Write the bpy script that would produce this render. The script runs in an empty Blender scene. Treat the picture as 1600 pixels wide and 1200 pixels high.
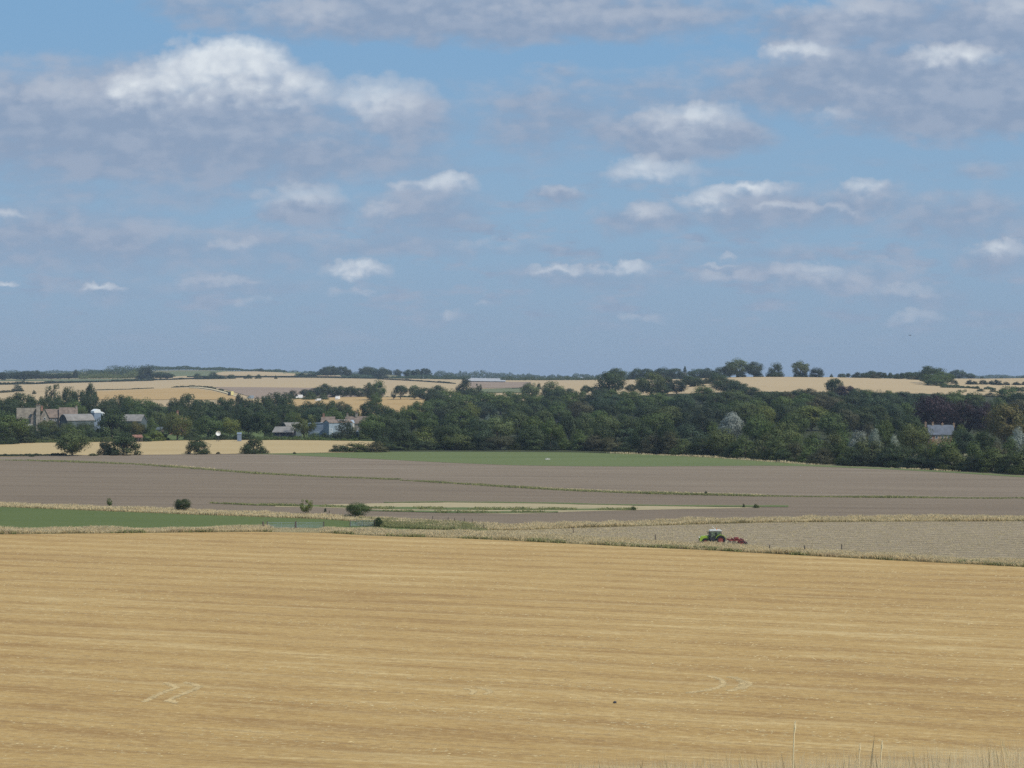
import bpy, bmesh, math, random
import numpy as np
from mathutils import Vector, Matrix

random.seed(7)
rng = np.random.default_rng(7)
R = math.radians
scene = bpy.context.scene
COL = scene.collection

# ------------------------------------------------------------------ camera
F = 2986.0                      # focal length in pixels of the 1600 px wide photograph
HOR = 590.0                     # horizon row
CZ = 30.0                       # eye height above the valley floor
cam = bpy.data.cameras.new('camera')
cam.sensor_width = 36.0
cam.lens = 36.0 * F / 1600.0
cam.clip_start = 0.5
cam.clip_end = 40000.0
camo = bpy.data.objects.new('camera', cam)
camo.location = (0, 0, CZ)
camo.rotation_euler = (R(90) - math.atan(10.0 / F), 0, 0)
COL.objects.link(camo)
scene.camera = camo

# ------------------------------------------------------------------ light
SUN_EL, SUN_AZ = 50.0, 122.0    # azimuth clockwise from the view direction
scene.view_settings.view_transform = 'Standard'
scene.view_settings.look = 'None'
scene.view_settings.exposure = 0.0
scene.view_settings.gamma = 1.0
scene.view_settings.use_curve_mapping = False
sun = bpy.data.lights.new('sun', 'SUN')
sun.energy = 3.6
sun.angle = R(0.5)
sun.color = (1.0, 0.95, 0.87)
suno = bpy.data.objects.new('sun', sun)
d = Vector((math.sin(R(SUN_AZ)) * math.cos(R(SUN_EL)), math.cos(R(SUN_AZ)) * math.cos(R(SUN_EL)), math.sin(R(SUN_EL))))
suno.rotation_euler = (-d).to_track_quat('-Z', 'Y').to_euler()
suno.location = (200, -50, 300)
COL.objects.link(suno)
try:
    scene.cycles.use_denoising = False
    scene.cycles.max_bounces = 6
    scene.cycles.diffuse_bounces = 3
    scene.cycles.glossy_bounces = 2
    scene.cycles.transmission_bounces = 4
    scene.cycles.volume_bounces = 0
    scene.cycles.caustics_reflective = False
    scene.cycles.caustics_refractive = False
except Exception:
    pass

# ------------------------------------------------------------------ node helper
class NT:
    def __init__(self, tree):
        self.t = tree
        tree.nodes.clear()
    def n(self, typ, ins=None, **props):
        nd = self.t.nodes.new(typ)
        for k, v in props.items():
            setattr(nd, k, v)
        for k, v in (ins or {}).items():
            s = nd.inputs[k]
            if isinstance(v, bpy.types.NodeSocket):
                self.t.links.new(v, s)
            else:
                s.default_value = v
        return nd
    def m(self, op, a, b=0.0, c=0.0, clamp=False):
        return self.n('ShaderNodeMath', {0: a, 1: b, 2: c}, operation=op, use_clamp=clamp).outputs[0]
    def vm(self, op, a, b=(0, 0, 0), out=0):
        return self.n('ShaderNodeVectorMath', {0: a, 1: b}, operation=op).outputs[out]
    def mix(self, f, a, b, blend='MIX'):
        nd = self.t.nodes.new('ShaderNodeMix')
        nd.data_type = 'RGBA'
        nd.blend_type = blend
        for i, v in ((0, f), (6, a), (7, b)):
            s = nd.inputs[i]
            if isinstance(v, bpy.types.NodeSocket):
                self.t.links.new(v, s)
            else:
                s.default_value = v if i == 0 else (tuple(v) + (1.0,) if len(v) == 3 else v)
        return nd.outputs[2]
    def noise(self, vec, scale, detail=4.0, rough=0.55, dist=0.0):
        return self.n('ShaderNodeTexNoise', {'Vector': vec, 'Scale': scale, 'Detail': detail, 'Roughness': rough, 'Distortion': dist})
    def smooth(self, x, lo, hi):
        nd = self.n('ShaderNodeMapRange', {'Value': x, 'From Min': lo, 'From Max': hi, 'To Min': 0.0, 'To Max': 1.0}, interpolation_type='SMOOTHSTEP')
        return nd.outputs[0]
    def lin(self, x, lo, hi, a=0.0, b=1.0):
        return self.n('ShaderNodeMapRange', {'Value': x, 'From Min': lo, 'From Max': hi, 'To Min': a, 'To Max': b}).outputs[0]

def srgb(r, g, b):
    f = lambda c: (c / 255 / 12.92) if c / 255 <= 0.04045 else ((c / 255 + 0.055) / 1.055) ** 2.4
    return (f(r), f(g), f(b))

# ------------------------------------------------------------------ sky
world = bpy.data.worlds.new('World')
scene.world = world
world.use_nodes = True
W = NT(world.node_tree)
sky = W.n('ShaderNodeTexSky', sky_type='NISHITA')
sky.sun_disc = False
sky.sun_elevation = R(SUN_EL)
sky.sun_rotation = R(SUN_AZ)
sky.altitude = 200.0
sky.air_density = 1.0
sky.dust_density = 1.0
sky.ozone_density = 2.0
tc = W.n('ShaderNodeTexCoord')
sep = W.n('ShaderNodeSeparateXYZ', {0: tc.outputs['Generated']})
dx, dy, dz = sep.outputs
ay = W.m('MAXIMUM', W.m('ABSOLUTE', dy), 0.08)
K = F / 100.0
ca = W.m('MULTIPLY', W.m('DIVIDE', dx, ay), K)            # tangent-plane coordinates of the direction
ce = W.m('MULTIPLY', W.m('DIVIDE', dz, ay), K)
P0 = W.n('ShaderNodeCombineXYZ', {0: ca, 1: ce, 2: 0.0}).outputs[0]
# perspective-squashed noise coordinates: higher features are larger
sq = W.vm('MULTIPLY', P0, (1.0, 1.7, 1.0))
nA = W.noise(sq, 0.85, 4.0, 0.52)
nB = W.noise(W.vm('ADD', sq, (31.7, 11.3, 4.0)), 2.4, 3.5, 0.5)
wa = W.vm('MULTIPLY', W.vm('SUBTRACT', nA.outputs['Color'], (0.5, 0.5, 0.5)), (1.3, 0.55, 0.0))
wb = W.vm('MULTIPLY', W.vm('SUBTRACT', nB.outputs['Color'], (0.5, 0.5, 0.5)), (0.5, 0.28, 0.0))
Pg = W.vm('ADD', P0, W.vm('ADD', wa, wb))
nC = W.noise(W.vm('ADD', P0, (7.7, 3.3, 9.0)), 5.0, 3.0, 0.5)
wc = W.vm('MULTIPLY', W.vm('SUBTRACT', nC.outputs['Color'], (0.5, 0.5, 0.5)), (0.26, 0.2, 0.0))
Pw = W.vm('ADD', W.vm('ADD', P0, W.vm('MULTIPLY', wa, (0.42, 0.4, 0.0))), W.vm('ADD', W.vm('MULTIPLY', wb, (0.85, 0.9, 0.0)), wc))

GREY = [(200,195,340,85,1),(60,170,150,45,.9),(350,245,330,42,.8),(630,190,90,40,.75),(760,22,400,42,1.0),(340,8,120,26,.6),
 (1340,36,150,40,1),(1540,45,130,52,.95),(1400,130,290,55,1),(1500,175,200,40,.95),(1060,212,130,36,.95),(850,190,130,50,.62),
 (1010,145,220,32,.42),(110,372,250,52,.66),(350,385,200,32,.5),(470,328,80,28,.75),(665,325,100,42,.66),(600,378,140,20,.55),
 (870,305,45,20,.75),(1000,338,65,26,.7),(1190,330,140,34,.75),(1340,322,95,32,.65),(1490,342,120,40,.62),(1250,432,210,20,.55),
 (1425,462,90,24,.5),(380,442,130,18,.45),(900,432,130,20,.45),(1180,392,170,15,.42),(1540,268,45,14,.45),(200,300,260,28,.4),
 (880,115,30,12,.4),(760,385,120,14,.4),(1560,400,70,28,.6),(170,452,90,16,.4)]
WHITE = [(352,128,118,62,1.6),(250,150,78,40,1.15),(440,150,94,44,1.0),(318,108,50,32,1),(410,100,50,26,1),(595,170,80,40,.78),
 (1255,84,52,17,.95),(1490,95,68,22,.95),(1070,200,92,36,.8),(1095,182,54,20,.8),(1020,272,68,24,.8),
 (1170,298,70,13,.95),(1105,314,46,16,.85),(1350,297,36,15,.8),(690,290,48,17,.88),(640,292,30,9,.6),(470,316,70,24,.66),(875,303,32,14,.62),
 (1010,334,36,16,.62),(558,422,46,15,.95),(566,432,18,12,.8),(160,451,27,8,.85),(985,419,34,13,.85),(945,424,24,6,.6),(872,424,42,9,.75),(1265,429,60,17,.62),
 (1565,393,46,16,.82),(1130,437,54,10,.45),(12,337,26,10,.65),(1430,497,46,10,.45),(700,495,20,9,.42),(1000,498,42,8,.38),
 (765,475,16,10,.35),(365,385,42,12,.5),(1425,455,54,12,.42),(6,446,18,4,.75),(350,443,72,8,.42),(600,328,32,14,.55),(1300,183,36,13,.5),
 (1230,326,60,9,.6),(1310,328,40,9,.55),(480,25,90,32,.5),(900,30,230,24,.36),(1335,22,110,30,.56),(1290,60,60,16,.35),(1585,20,60,30,.6),(560,456,34,9,.38),(1340,140,60,30,.22),
 (100,152,80,26,.5),(1120,418,30,5,.5),(1135,404,14,5,.5),(1330,440,30,14,.4),(760,382,50,12,.32),(390,470,30,10,.3)]

GREY = [(u, v, ru * 1.06, rv * 1.12, min(1.05, a * 1.08)) for u, v, ru, rv, a in GREY]
WHITE = [(u, v, ru * (1.0 if ru > 85 else 1.12), rv * (1.0 if ru > 85 else 1.2), min(1.7, a * 1.06)) for u, v, ru, rv, a in WHITE]
def blobs(P, items):
    """three clouds at a time in the three channels of a vector; returns the strongest cloud here and the height within it"""
    px, py, _ = W.n('ShaderNodeSeparateXYZ', {0: P}).outputs
    X = W.n('ShaderNodeCombineXYZ', {0: px, 1: px, 2: px}).outputs[0]
    Y = W.n('ShaderNodeCombineXYZ', {0: py, 1: py, 2: py}).outputs[0]
    ma = lambda a, b, c: W.n('ShaderNodeVectorMath', {0: a, 1: b, 2: c}, operation='MULTIPLY_ADD').outputs[0]
    items = list(items) + [(-9000, 0, 10, 10, .1)] * (-len(items) % 3)
    field = shade = tot = None
    for i in range(0, len(items), 3):
        g = items[i:i + 3]
        ix, iy = [100.0 / b[2] for b in g], [100.0 / b[3] for b in g]
        ox, oy = [-(b[0] - 800) / b[2] for b in g], [-(HOR - b[1]) / b[3] for b in g]
        if shade is not None:      # chained on the last three, which keeps few values alive at once
            X = ma(shade, (1e-8,) * 3, X)
            Y = ma(shade, (1e-8,) * 3, Y)
        qx, qy = ma(X, ix, ox), ma(Y, iy, oy)
        r2 = ma(qx, qx, W.vm('MULTIPLY', qy, qy))
        m = ma(r2, [-0.62 * b[4] for b in g], [b[4] for b in g])
        mm = W.vm('MAXIMUM', m, (0, 0, 0))
        field = m if field is None else W.vm('MAXIMUM', field, m)
        shade = W.vm('MULTIPLY', mm, qy) if shade is None else ma(mm, qy, shade)
        tot = mm if tot is None else W.vm('ADD', tot, mm)
    fx, fy, fz = W.n('ShaderNodeSeparateXYZ', {0: field}).outputs
    f = W.n('ShaderNodeMath', {0: W.n('ShaderNodeMath', {0: fx, 1: fy, 2: .2}, operation='SMOOTH_MAX').outputs[0], 1: fz, 2: .2}, operation='SMOOTH_MAX').outputs[0]
    s_ = W.vm('DOT_PRODUCT', shade, (1, 1, 1), out=1)
    t_ = W.vm('DOT_PRODUCT', tot, (1, 1, 1), out=1)
    return f, W.m('DIVIDE', s_, W.m('MAXIMUM', t_, 0.05))

nS = W.noise(W.vm('MULTIPLY', P0, (1.0, 3.2, 1.0)), 0.9, 5.0, 0.6)      # thin streaky veil
vor = W.n('ShaderNodeTexVoronoi', {'Vector': W.vm('ADD', W.vm('MULTIPLY', P0, (1.0, 1.25, 1.0)), W.vm('MULTIPLY', wb, (0.6, 0.6, 0.0))), 'Scale': 2.7, 'Detail': 1.5, 'Roughness': 0.55, 'Smoothness': 0.35}, voronoi_dimensions='2D', feature='SMOOTH_F1')
bil = W.m('SUBTRACT', 0.42, vor.outputs['Distance'])      # rounded cumulus heads
nBf = W.m('SUBTRACT', nB.outputs['Fac'], 0.5)
nCf = W.m('SUBTRACT', nC.outputs['Fac'], 0.5)
wisp = W.m('SUBTRACT', nS.outputs['Fac'], 0.5)
hz = W.smooth(ce, -0.3, 3.2)
low = W.m('MULTIPLY', W.smooth(ce, 0.2, 1.2), W.m('SUBTRACT', 1.0, W.smooth(ce, 2.2, 4.0)))
veil = W.m('MULTIPLY', W.smooth(W.m('ADD', nS.outputs['Fac'], W.m('MULTIPLY', wisp, 0.6)), 0.45, 0.75), W.m('MULTIPLY', low, 0.75))
tint = W.mix(W.smooth(ce, -0.2, 2.8), srgb(140, 163, 189), srgb(138, 171, 201))
tint = W.mix(W.smooth(ce, 2.4, 6.2), tint, srgb(125, 167, 205))
skyw = W.mix(0.94, W.vm('MULTIPLY', sky.outputs[0], (0.10, 0.10, 0.10)), tint)

def tile(u0, u1, v0, v1):
    """the cloud of one stretch of sky: only the clouds that reach into it"""
    near = lambda it, px: [b for b in it if b[0] + b[2] * 1.3 + px > u0 and b[0] - b[2] * 1.3 - px < u1
                           and b[1] + b[3] * 1.3 + px * .6 > v0 and b[1] - b[3] * 1.3 - px * .6 < v1]
    gf, gs = blobs(Pg, near(GREY, 60))
    gden = W.m('MULTIPLY_ADD', wisp, 0.9, gf)
    gden = W.m('MULTIPLY_ADD', nBf, 0.7, gden)
    ag = W.m('MAXIMUM', W.m('MULTIPLY', W.smooth(gden, -0.06, 0.85), 0.86), veil)
    gcol = W.mix(hz, srgb(144, 162, 187), srgb(141, 158, 183))
    gcol = W.mix(W.m('MULTIPLY', W.smooth(W.m('ADD', nB.outputs['Fac'], W.m('MULTIPLY', wisp, 0.5)), 0.36, 0.68), 0.5), gcol, srgb(168, 178, 196))
    gcol = W.mix(W.m('MULTIPLY', W.smooth(W.m('ADD', gs, W.m('MULTIPLY', nBf, 1.5)), -0.2, 1.0), W.m('MULTIPLY', hz, 0.42)), gcol, srgb(180, 188, 203))
    wf, ws = blobs(Pw, near(WHITE, 40))
    wden = W.m('MULTIPLY_ADD', nCf, 0.22, wf)
    wden = W.m('MULTIPLY_ADD', nBf, 0.45, wden)
    wden = W.m('MULTIPLY_ADD', bil, 0.30, W.m('ADD', wden, 0.15))
    aw = W.smooth(wden, 0.06, 0.44)
    lift = W.m('MULTIPLY_ADD', ws, 0.60, W.m('MULTIPLY_ADD', bil, 0.45, W.m('MULTIPLY_ADD', nBf, 0.6, W.m('MULTIPLY_ADD', wf, 0.22, 0.44))), clamp=True)
    foot = W.m('ADD', ws, W.m('MULTIPLY_ADD', nBf, 1.0, W.m('MULTIPLY', bil, 0.35)))
    aw = W.m('MULTIPLY', aw, W.smooth(foot, -1.0, 0.3))
    aw = W.m('MULTIPLY', aw, W.m('MINIMUM', W.m('MULTIPLY_ADD', wf, 0.8, 0.16), 0.94))
    wcol = W.mix(lift, srgb(163, 176, 197), W.mix(W.smooth(wf, 0.25, 0.95), srgb(185, 193, 206), srgb(222, 229, 235)))
    return W.n('ShaderNodeBackground', {'Color': W.mix(aw, W.mix(ag, skyw, gcol), wcol), 'Strength': 1.0}).outputs[0]

def pick(f, a, b):
    return W.n('ShaderNodeMixShader', {0: f, 1: a, 2: b}).outputs[0]
window = tile(-300, 1900, -300, 800)
# the rest of the sky: open blue with scattered cloud, and the ground's glow below the horizon
nL = W.noise(W.vm('MULTIPLY', tc.outputs['Generated'], (2.2, 2.2, 5.0)), 1.0, 5.0, 0.55)
rest = W.vm('MULTIPLY', sky.outputs[0], (0.10, 0.10, 0.10))
rest = W.mix(0.7, rest, W.mix(W.smooth(W.m('MULTIPLY', dz, K), -0.2, 6.0), srgb(139, 163, 190), srgb(122, 168, 207)))
rest = W.mix(W.m('MULTIPLY', W.smooth(nL.outputs['Fac'], 0.46, 0.62), 0.8), rest, srgb(170, 180, 198))
rest = W.mix(W.m('LESS_THAN', dz, -0.02), rest, (0.2, 0.18, 0.12))
rbg = W.n('ShaderNodeBackground', {'Color': rest, 'Strength': 1.0}).outputs[0]
inwin = W.m('MULTIPLY', W.smooth(W.m('ABSOLUTE', ca), 11.5, 8.6), W.m('MULTIPLY', W.m('GREATER_THAN', dy, 0.1),
            W.m('MULTIPLY', W.smooth(ce, 8.0, 6.2), W.m('GREATER_THAN', ce, -0.3))))
W.n('ShaderNodeOutputWorld', {'Surface': pick(inwin, rbg, window)})

# ------------------------------------------------------------------ terrain: one height function
_U = np.array([-900, -300, 0, 200, 300, 400, 600, 800, 1000, 1140, 1300, 1450, 1600, 1900, 2600], float)
_Y = np.array([700, 750, 900, 1100, 1300, 1500, 1700, 1900, 2200, 2600, 3000, 3600, 4500, 6000, 8000, 12000], float)
_Z = np.array([
 [0, 0, 0, 0, 3, 7, 11, 15, 19, 23.5, 28, 36, 36, 35, 30, 28],
 [0, 0, 0, 0, 3, 7, 11, 15, 19, 23.5, 28, 36, 36, 35, 30, 28],
 [0, 0, 0, 0, 3, 7, 11.3, 15, 19.5, 24, 28, 36, 37, 36, 30, 28],
 [0, 0, 0, 0, 3, 7, 11.3, 15.5, 20.2, 25.2, 31, 44, 43, 38, 30, 28],
 [0, 0, 0, 0, 3, 7, 11.3, 16, 21, 26.3, 32, 47, 43, 38, 30, 28],
 [0, 0, 0, 0, 3, 7.2, 11.5, 16.5, 21.5, 27, 34, 42.5, 40, 36, 30, 28],
 [0, 0, 0, .5, 3.5, 7.5, 11.2, 15.8, 21, 25.8, 29.5, 33.5, 31, 30, 29.5, 29],
 [0, 0, 0, 1, 5, 11, 16.5, 19.3, 22.5, 25.6, 26, 26, 26, 27, 29, 29],
 [0, 0, .5, 3, 9, 16, 20.8, 24.5, 28.4, 27.5, 26, 26, 26, 27, 29, 29],
 [0, 0, 1, 6, 13, 19, 26, 31.8, 28, 25, 25, 26, 26, 27, 29, 29],
 [0, 0, 1, 6, 13, 18.5, 24.5, 31.2, 28, 25.5, 25, 26, 26, 27, 29, 29],
 [0, 0, 1, 5, 12, 17.5, 22.5, 27.9, 29.2, 27, 26, 27, 27, 27, 29, 29],
 [0, 0, .5, 4, 9.5, 14.5, 19.6, 23.9, 28.6, 29.6, 28, 27, 27, 27, 29, 29],
 [0, 0, .5, 4, 9, 14, 19, 23.5, 28.5, 30, 28, 27, 27, 27, 29, 29],
 [0, 0, .5, 4, 9, 14, 19, 23.5, 28.5, 30, 28, 27, 27, 27, 29, 29]], float)
_gu = np.arange(-900, 2601, 20.0)
_gy = np.exp(np.linspace(math.log(700), math.log(12000), 500))
_g1 = np.stack([np.interp(_gy, _Y, _Z[i]) for i in range(len(_U))])
_g = np.stack([np.interp(_gu, _U, _g1[:, j]) for j in range(len(_gy))], 1)
def _blur(a, n, ax):
    pad = [(0, 0), (0, 0)]; pad[ax] = (n, n)
    p = np.pad(a, pad, mode='edge'); c = np.cumsum(p, axis=ax)
    c = np.concatenate([np.zeros_like(np.take(c, [0], ax)), c], ax)
    L = a.shape[ax]
    hi = np.take(c, np.arange(2 * n + 1, 2 * n + 1 + L), ax); lo = np.take(c, np.arange(0, L), ax)
    return (hi - lo) / (2 * n + 1)
for _ in range(2):
    _g = _blur(_g, 4, 1); _g = _blur(_g, 2, 0)
_NY = np.array([-80, 0, 20, 60, 110, 140, 155, 700], float)
_NZ = np.array([31, 28.3, 24.7, 15.6, 4.6, 0.7, 0, 0], float)
def _mound(X, Y, x0, y0, rx, ry, h):
    q = ((X - x0) / rx) ** 2 + ((Y - y0) / ry) ** 2
    return h * np.clip(1 - q, 0, 1) ** 1.3
def height(X, Y):
    X = np.asarray(X, float); Y = np.asarray(Y, float)
    near = np.interp(Y, _NY, _NZ) + np.clip(X, -20, 20) * 0.05 * np.clip((70 - Y) / 40, 0, 1)
    u = 800 + F * X / np.maximum(Y, 300)
    fu = np.clip((u + 900) / 20.0, 0, len(_gu) - 1.001)
    fy = np.clip(np.log(np.maximum(Y, 700) / 700) / math.log(12000 / 700) * 499, 0, 498.999)
    iu = fu.astype(int); iy = fy.astype(int); tu = fu - iu; ty = fy - iy
    z = (_g[iu, iy] * (1 - tu) * (1 - ty) + _g[iu + 1, iy] * tu * (1 - ty) + _g[iu, iy + 1] * (1 - tu) * ty + _g[iu + 1, iy + 1] * tu * ty)
    # soft undulation of the ploughland, and two burial mounds on the far ridge
    z = z + _mound(X, Y, (468 - 800) / F * 3300, 3300, 30, 45, 7.0) + _mound(X, Y, (618 - 800) / F * 3150, 3150, 27, 60, 12.0)
    return np.where(Y < 700, near, z)
_py = np.concatenate([np.linspace(120, 1000, 900), np.exp(np.linspace(math.log(1000), math.log(12000), 1400))[1:]])
def unproject(u, y):
    """ground point seen at a pixel of the photograph (arrays)"""
    u = np.atleast_1d(np.asarray(u, float)); y = np.broadcast_to(np.asarray(y, float), u.shape)
    X = (u[:, None] - 800) / F * _py[None]
    pr = HOR + F * (CZ - height(X, np.broadcast_to(_py, X.shape))) / _py[None]
    pm = np.minimum.accumulate(pr, 1)
    out = np.empty((len(u), 3))
    for i in range(len(u)):
        j = int(np.searchsorted(-pm[i], -y[i]))
        j = min(max(j, 1), len(_py) - 1)
        a, b = pr[i, j - 1], pr[i, j]
        t = 0.0 if abs(a - b) < 1e-9 else min(max((a - y[i]) / (a - b), 0), 1)
        Yv = _py[j - 1] + t * (_py[j] - _py[j - 1])
        out[i] = ((u[i] - 800) / F * Yv, Yv, 0)
    out[:, 2] = height(out[:, 0], out[:, 1])
    return out
def ground_at(u, Y):
    X = (u - 800) / F * Y
    return Vector((X, Y, float(height(X, Y))))
def curve(pts):
    p = np.array(pts, float)
    return lambda u: np.interp(u, p[:, 0], p[:, 1])

# ------------------------------------------------------------------ mesh helpers
def mk(name, V, faces, mats=None, parent=None, smooth=False, mat_idx=None):
    me = bpy.data.meshes.new(name)
    V = np.asarray(V, np.float32).reshape(-1, 3)
    if isinstance(faces, np.ndarray):
        k = faces.shape[1]; n = len(faces)
        me.vertices.add(len(V)); me.vertices.foreach_set('co', V.ravel())
        me.loops.add(n * k); me.loops.foreach_set('vertex_index', faces.astype(np.int32).ravel())
        me.polygons.add(n)
        me.polygons.foreach_set('loop_start', np.arange(0, n * k, k, dtype=np.int32))
        me.polygons.foreach_set('loop_total', np.full(n, k, np.int32))
        me.update(calc_edges=True)
    else:
        me.from_pydata(V.tolist(), [], faces); me.update()
    if mats is not None:
        for m in (mats if isinstance(mats, (list, tuple)) else [mats]):
            me.materials.append(m)
    if mat_idx is not None:
        me.polygons.foreach_set('material_index', np.asarray(mat_idx, np.int32))
    if smooth:
        me.polygons.foreach_set('use_smooth', np.ones(len(me.polygons), bool))
    o = bpy.data.objects.new(name, me)
    COL.objects.link(o)
    if parent is not None:
        o.parent = parent
    return o
def tag(o, label=None, cat=None, group=None, kind=None):
    for k, v in (('label', label), ('category', cat), ('group', group), ('kind', kind)):
        if v: o[k] = v
    return o
def empty(name, loc, rz=0.0):
    o = bpy.data.objects.new(name, None)
    o.empty_display_size = 0.5
    o.location = loc; o.rotation_euler = (0, 0, rz)
    COL.objects.link(o)
    return o

# ------------------------------------------------------------------ materials
def newmat(name):
    m = bpy.data.materials.new(name); m.use_nodes = True
    return m, NT(m.node_tree)
def finish(T, color, rough=0.85, bump=None, bump_str=0.3, bump_dist=0.1, spec=0.2, metal=0.0):
    ins = {'Base Color': color if isinstance(color, bpy.types.NodeSocket) else tuple(color) + (1.0,), 'Roughness': rough, 'Specular IOR Level': spec, 'Metallic': metal}
    if bump is not None:
        ins['Normal'] = T.n('ShaderNodeBump', {'Height': bump, 'Strength': bump_str, 'Distance': bump_dist}).outputs[0]
    b = T.n('ShaderNodeBsdfPrincipled', ins)
    T.n('ShaderNodeOutputMaterial', {'Surface': b.outputs[0]})
def simple(name, col, rough=0.7, var=0.12, scale=1.5, spec=0.3, metal=0.0):
    m, T = newmat(name)
    pos = T.n('ShaderNodeTexCoord').outputs['Object']
    nz = T.noise(pos, scale, 4.0, 0.6)
    c = T.mix(T.smooth(nz.outputs['Fac'], 0.3, 0.7), tuple(x * (1 - var) for x in col), tuple(min(1, x * (1 + var)) for x in col))
    finish(T, c, rough, spec=spec, metal=metal)
    return m
def rows_coord(T, ang):
    """world position turned so that x runs along the rows and y across them"""
    pos = T.n('ShaderNodeNewGeometry').outputs['Position']
    return pos, T.n('ShaderNodeVectorRotate', {'Vector': pos, 'Angle': -R(ang)}, rotation_type='Z_AXIS').outputs[0]
def field_mat(name, base, dark, light, ang=0.0, band=8.6, band_amt=0.3, grain=1.6, grain_amt=0.5, streak=(0.03, 0.6), streak_amt=0.5, bump=0.15, bump_scale=2.5, patch=0.01, patch_amt=0.35, extra=None):
    m, T = newmat(name)
    pos, rc = rows_coord(T, ang)
    fl = T.vm('MULTIPLY', pos, (1, 1, 0.0)); rc = T.vm('MULTIPLY', rc, (1, 1, 0.0))
    st = T.noise(T.vm('MULTIPLY', rc, (streak[0], streak[1], 1.0)), 1.0, 6.0, 0.62).outputs['Fac']
    pa = T.noise(T.vm('MULTIPLY', rc, (0.45, 1.0, 1.0)), patch, 4.0, 0.55).outputs['Fac']
    gr = T.noise(fl, grain, 5.0, 0.7).outputs['Fac']
    v = T.m('ADD', T.m('MULTIPLY', T.m('SUBTRACT', st, 0.5), streak_amt * 2.2), T.m('MULTIPLY', T.m('SUBTRACT', gr, 0.5), grain_amt * 2.0))
    v = T.m('ADD', v, T.m('MULTIPLY', T.m('SUBTRACT', pa, 0.5), patch_amt * 2.0))
    if band_amt:
        wob = T.noise(T.vm('MULTIPLY', rc, (0.02, 0.02, 1.0)), 1.0, 2.0, 0.5).outputs['Fac']
        yy = T.n('ShaderNodeSeparateXYZ', {0: rc}).outputs[1]
        ph = T.m('MULTIPLY', T.m('ADD', yy, T.m('MULTIPLY', wob, 5.0)), 2 * math.pi / band)
        v = T.m('ADD', v, T.m('MULTIPLY', T.m('SINE', ph), band_amt * 0.5))
    c = T.mix(T.smooth(v, -0.55, 0.1), dark, base)
    c = T.mix(T.smooth(v, 0.12, 0.75), c, light)
    if extra:
        c = extra(T, c, rc, fl)
    bh = T.noise(fl, bump_scale, 5.0, 0.7).outputs['Fac']
    finish(T, c, 0.95, bh, bump, 1.0 / bump_scale, spec=0.1)
    return m

def stubble_extra(T, c, rc, fl):
    # drilled rows, wheelings and pale straw left by the combine
    fine = T.noise(T.vm('MULTIPLY', rc, (0.06, 2.4, 1.0)), 1.0, 3.0, 0.6).outputs['Fac']
    c = T.mix(T.m('MULTIPLY', T.smooth(fine, 0.50, 0.72), 0.5), c, (0.50, 0.36, 0.165))
    yy = T.n('ShaderNodeSeparateXYZ', {0: rc}).outputs[1]
    wob = T.noise(T.vm('MULTIPLY', rc, (0.012, 0.03, 1.0)), 1.0, 2.0, 0.5).outputs['Fac']
    yw = T.m('ADD', yy, T.m('MULTIPLY', wob, 4.0))
    rag = T.noise(T.vm('MULTIPLY', rc, (0.9, 1.9, 1.0)), 1.0, 4.0, 0.72).outputs['Fac']
    yw = T.m('ADD', yw, T.m('MULTIPLY', T.m('SUBTRACT', rag, 0.5), 2.2))
    tri = T.m('ABSOLUTE', T.m('SUBTRACT', T.m('FRACT', T.m('DIVIDE', yw, 8.6)), 0.5))
    gap = T.noise(T.vm('MULTIPLY', rc, (0.03, 0.1, 1.0)), 1.0, 3.0, 0.6).outputs['Fac']
    pale = T.m('MULTIPLY', T.m('SUBTRACT', 1.0, T.smooth(tri, 0.01, 0.14)), T.smooth(gap, 0.40, 0.62))
    c = T.mix(T.m('MULTIPLY', pale, 0.45), c, (0.55, 0.41, 0.20))
    wheel = T.m('MULTIPLY', T.m('SUBTRACT', 1.0, T.smooth(T.m('ABSOLUTE', T.m('SUBTRACT', tri, 0.36)), 0.008, 0.03)), T.smooth(gap, 0.62, 0.42))
    c = T.mix(T.m('MULTIPLY', wheel, 0.5), c, (0.25, 0.165, 0.085))
    spk = T.noise(T.vm('MULTIPLY', rc, (1.6, 6.0, 1.0)), 1.0, 2.0, 0.5).outputs['Fac']
    clus = T.noise(T.vm('MULTIPLY', rc, (0.04, 0.25, 1.0)), 1.0, 4.0, 0.6).outputs['Fac']
    sp = T.m('MULTIPLY', T.smooth(spk, 0.58, 0.72), T.smooth(clus, 0.47, 0.66))
    c = T.mix(T.m('MULTIPLY', sp, 0.6), c, (0.64, 0.51, 0.28))
    dash = T.noise(T.vm('MULTIPLY', rc, (0.75, 1.7, 1.0)), 1.0, 5.0, 0.78).outputs['Fac']
    c = T.mix(T.m('MULTIPLY', T.smooth(dash, 0.53, 0.36), 0.6), c, (0.30, 0.19, 0.085))
    return T.mix(T.m('MULTIPLY', T.smooth(rag, 0.50, 0.68), 0.6), c, (0.56, 0.41, 0.195))

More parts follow.
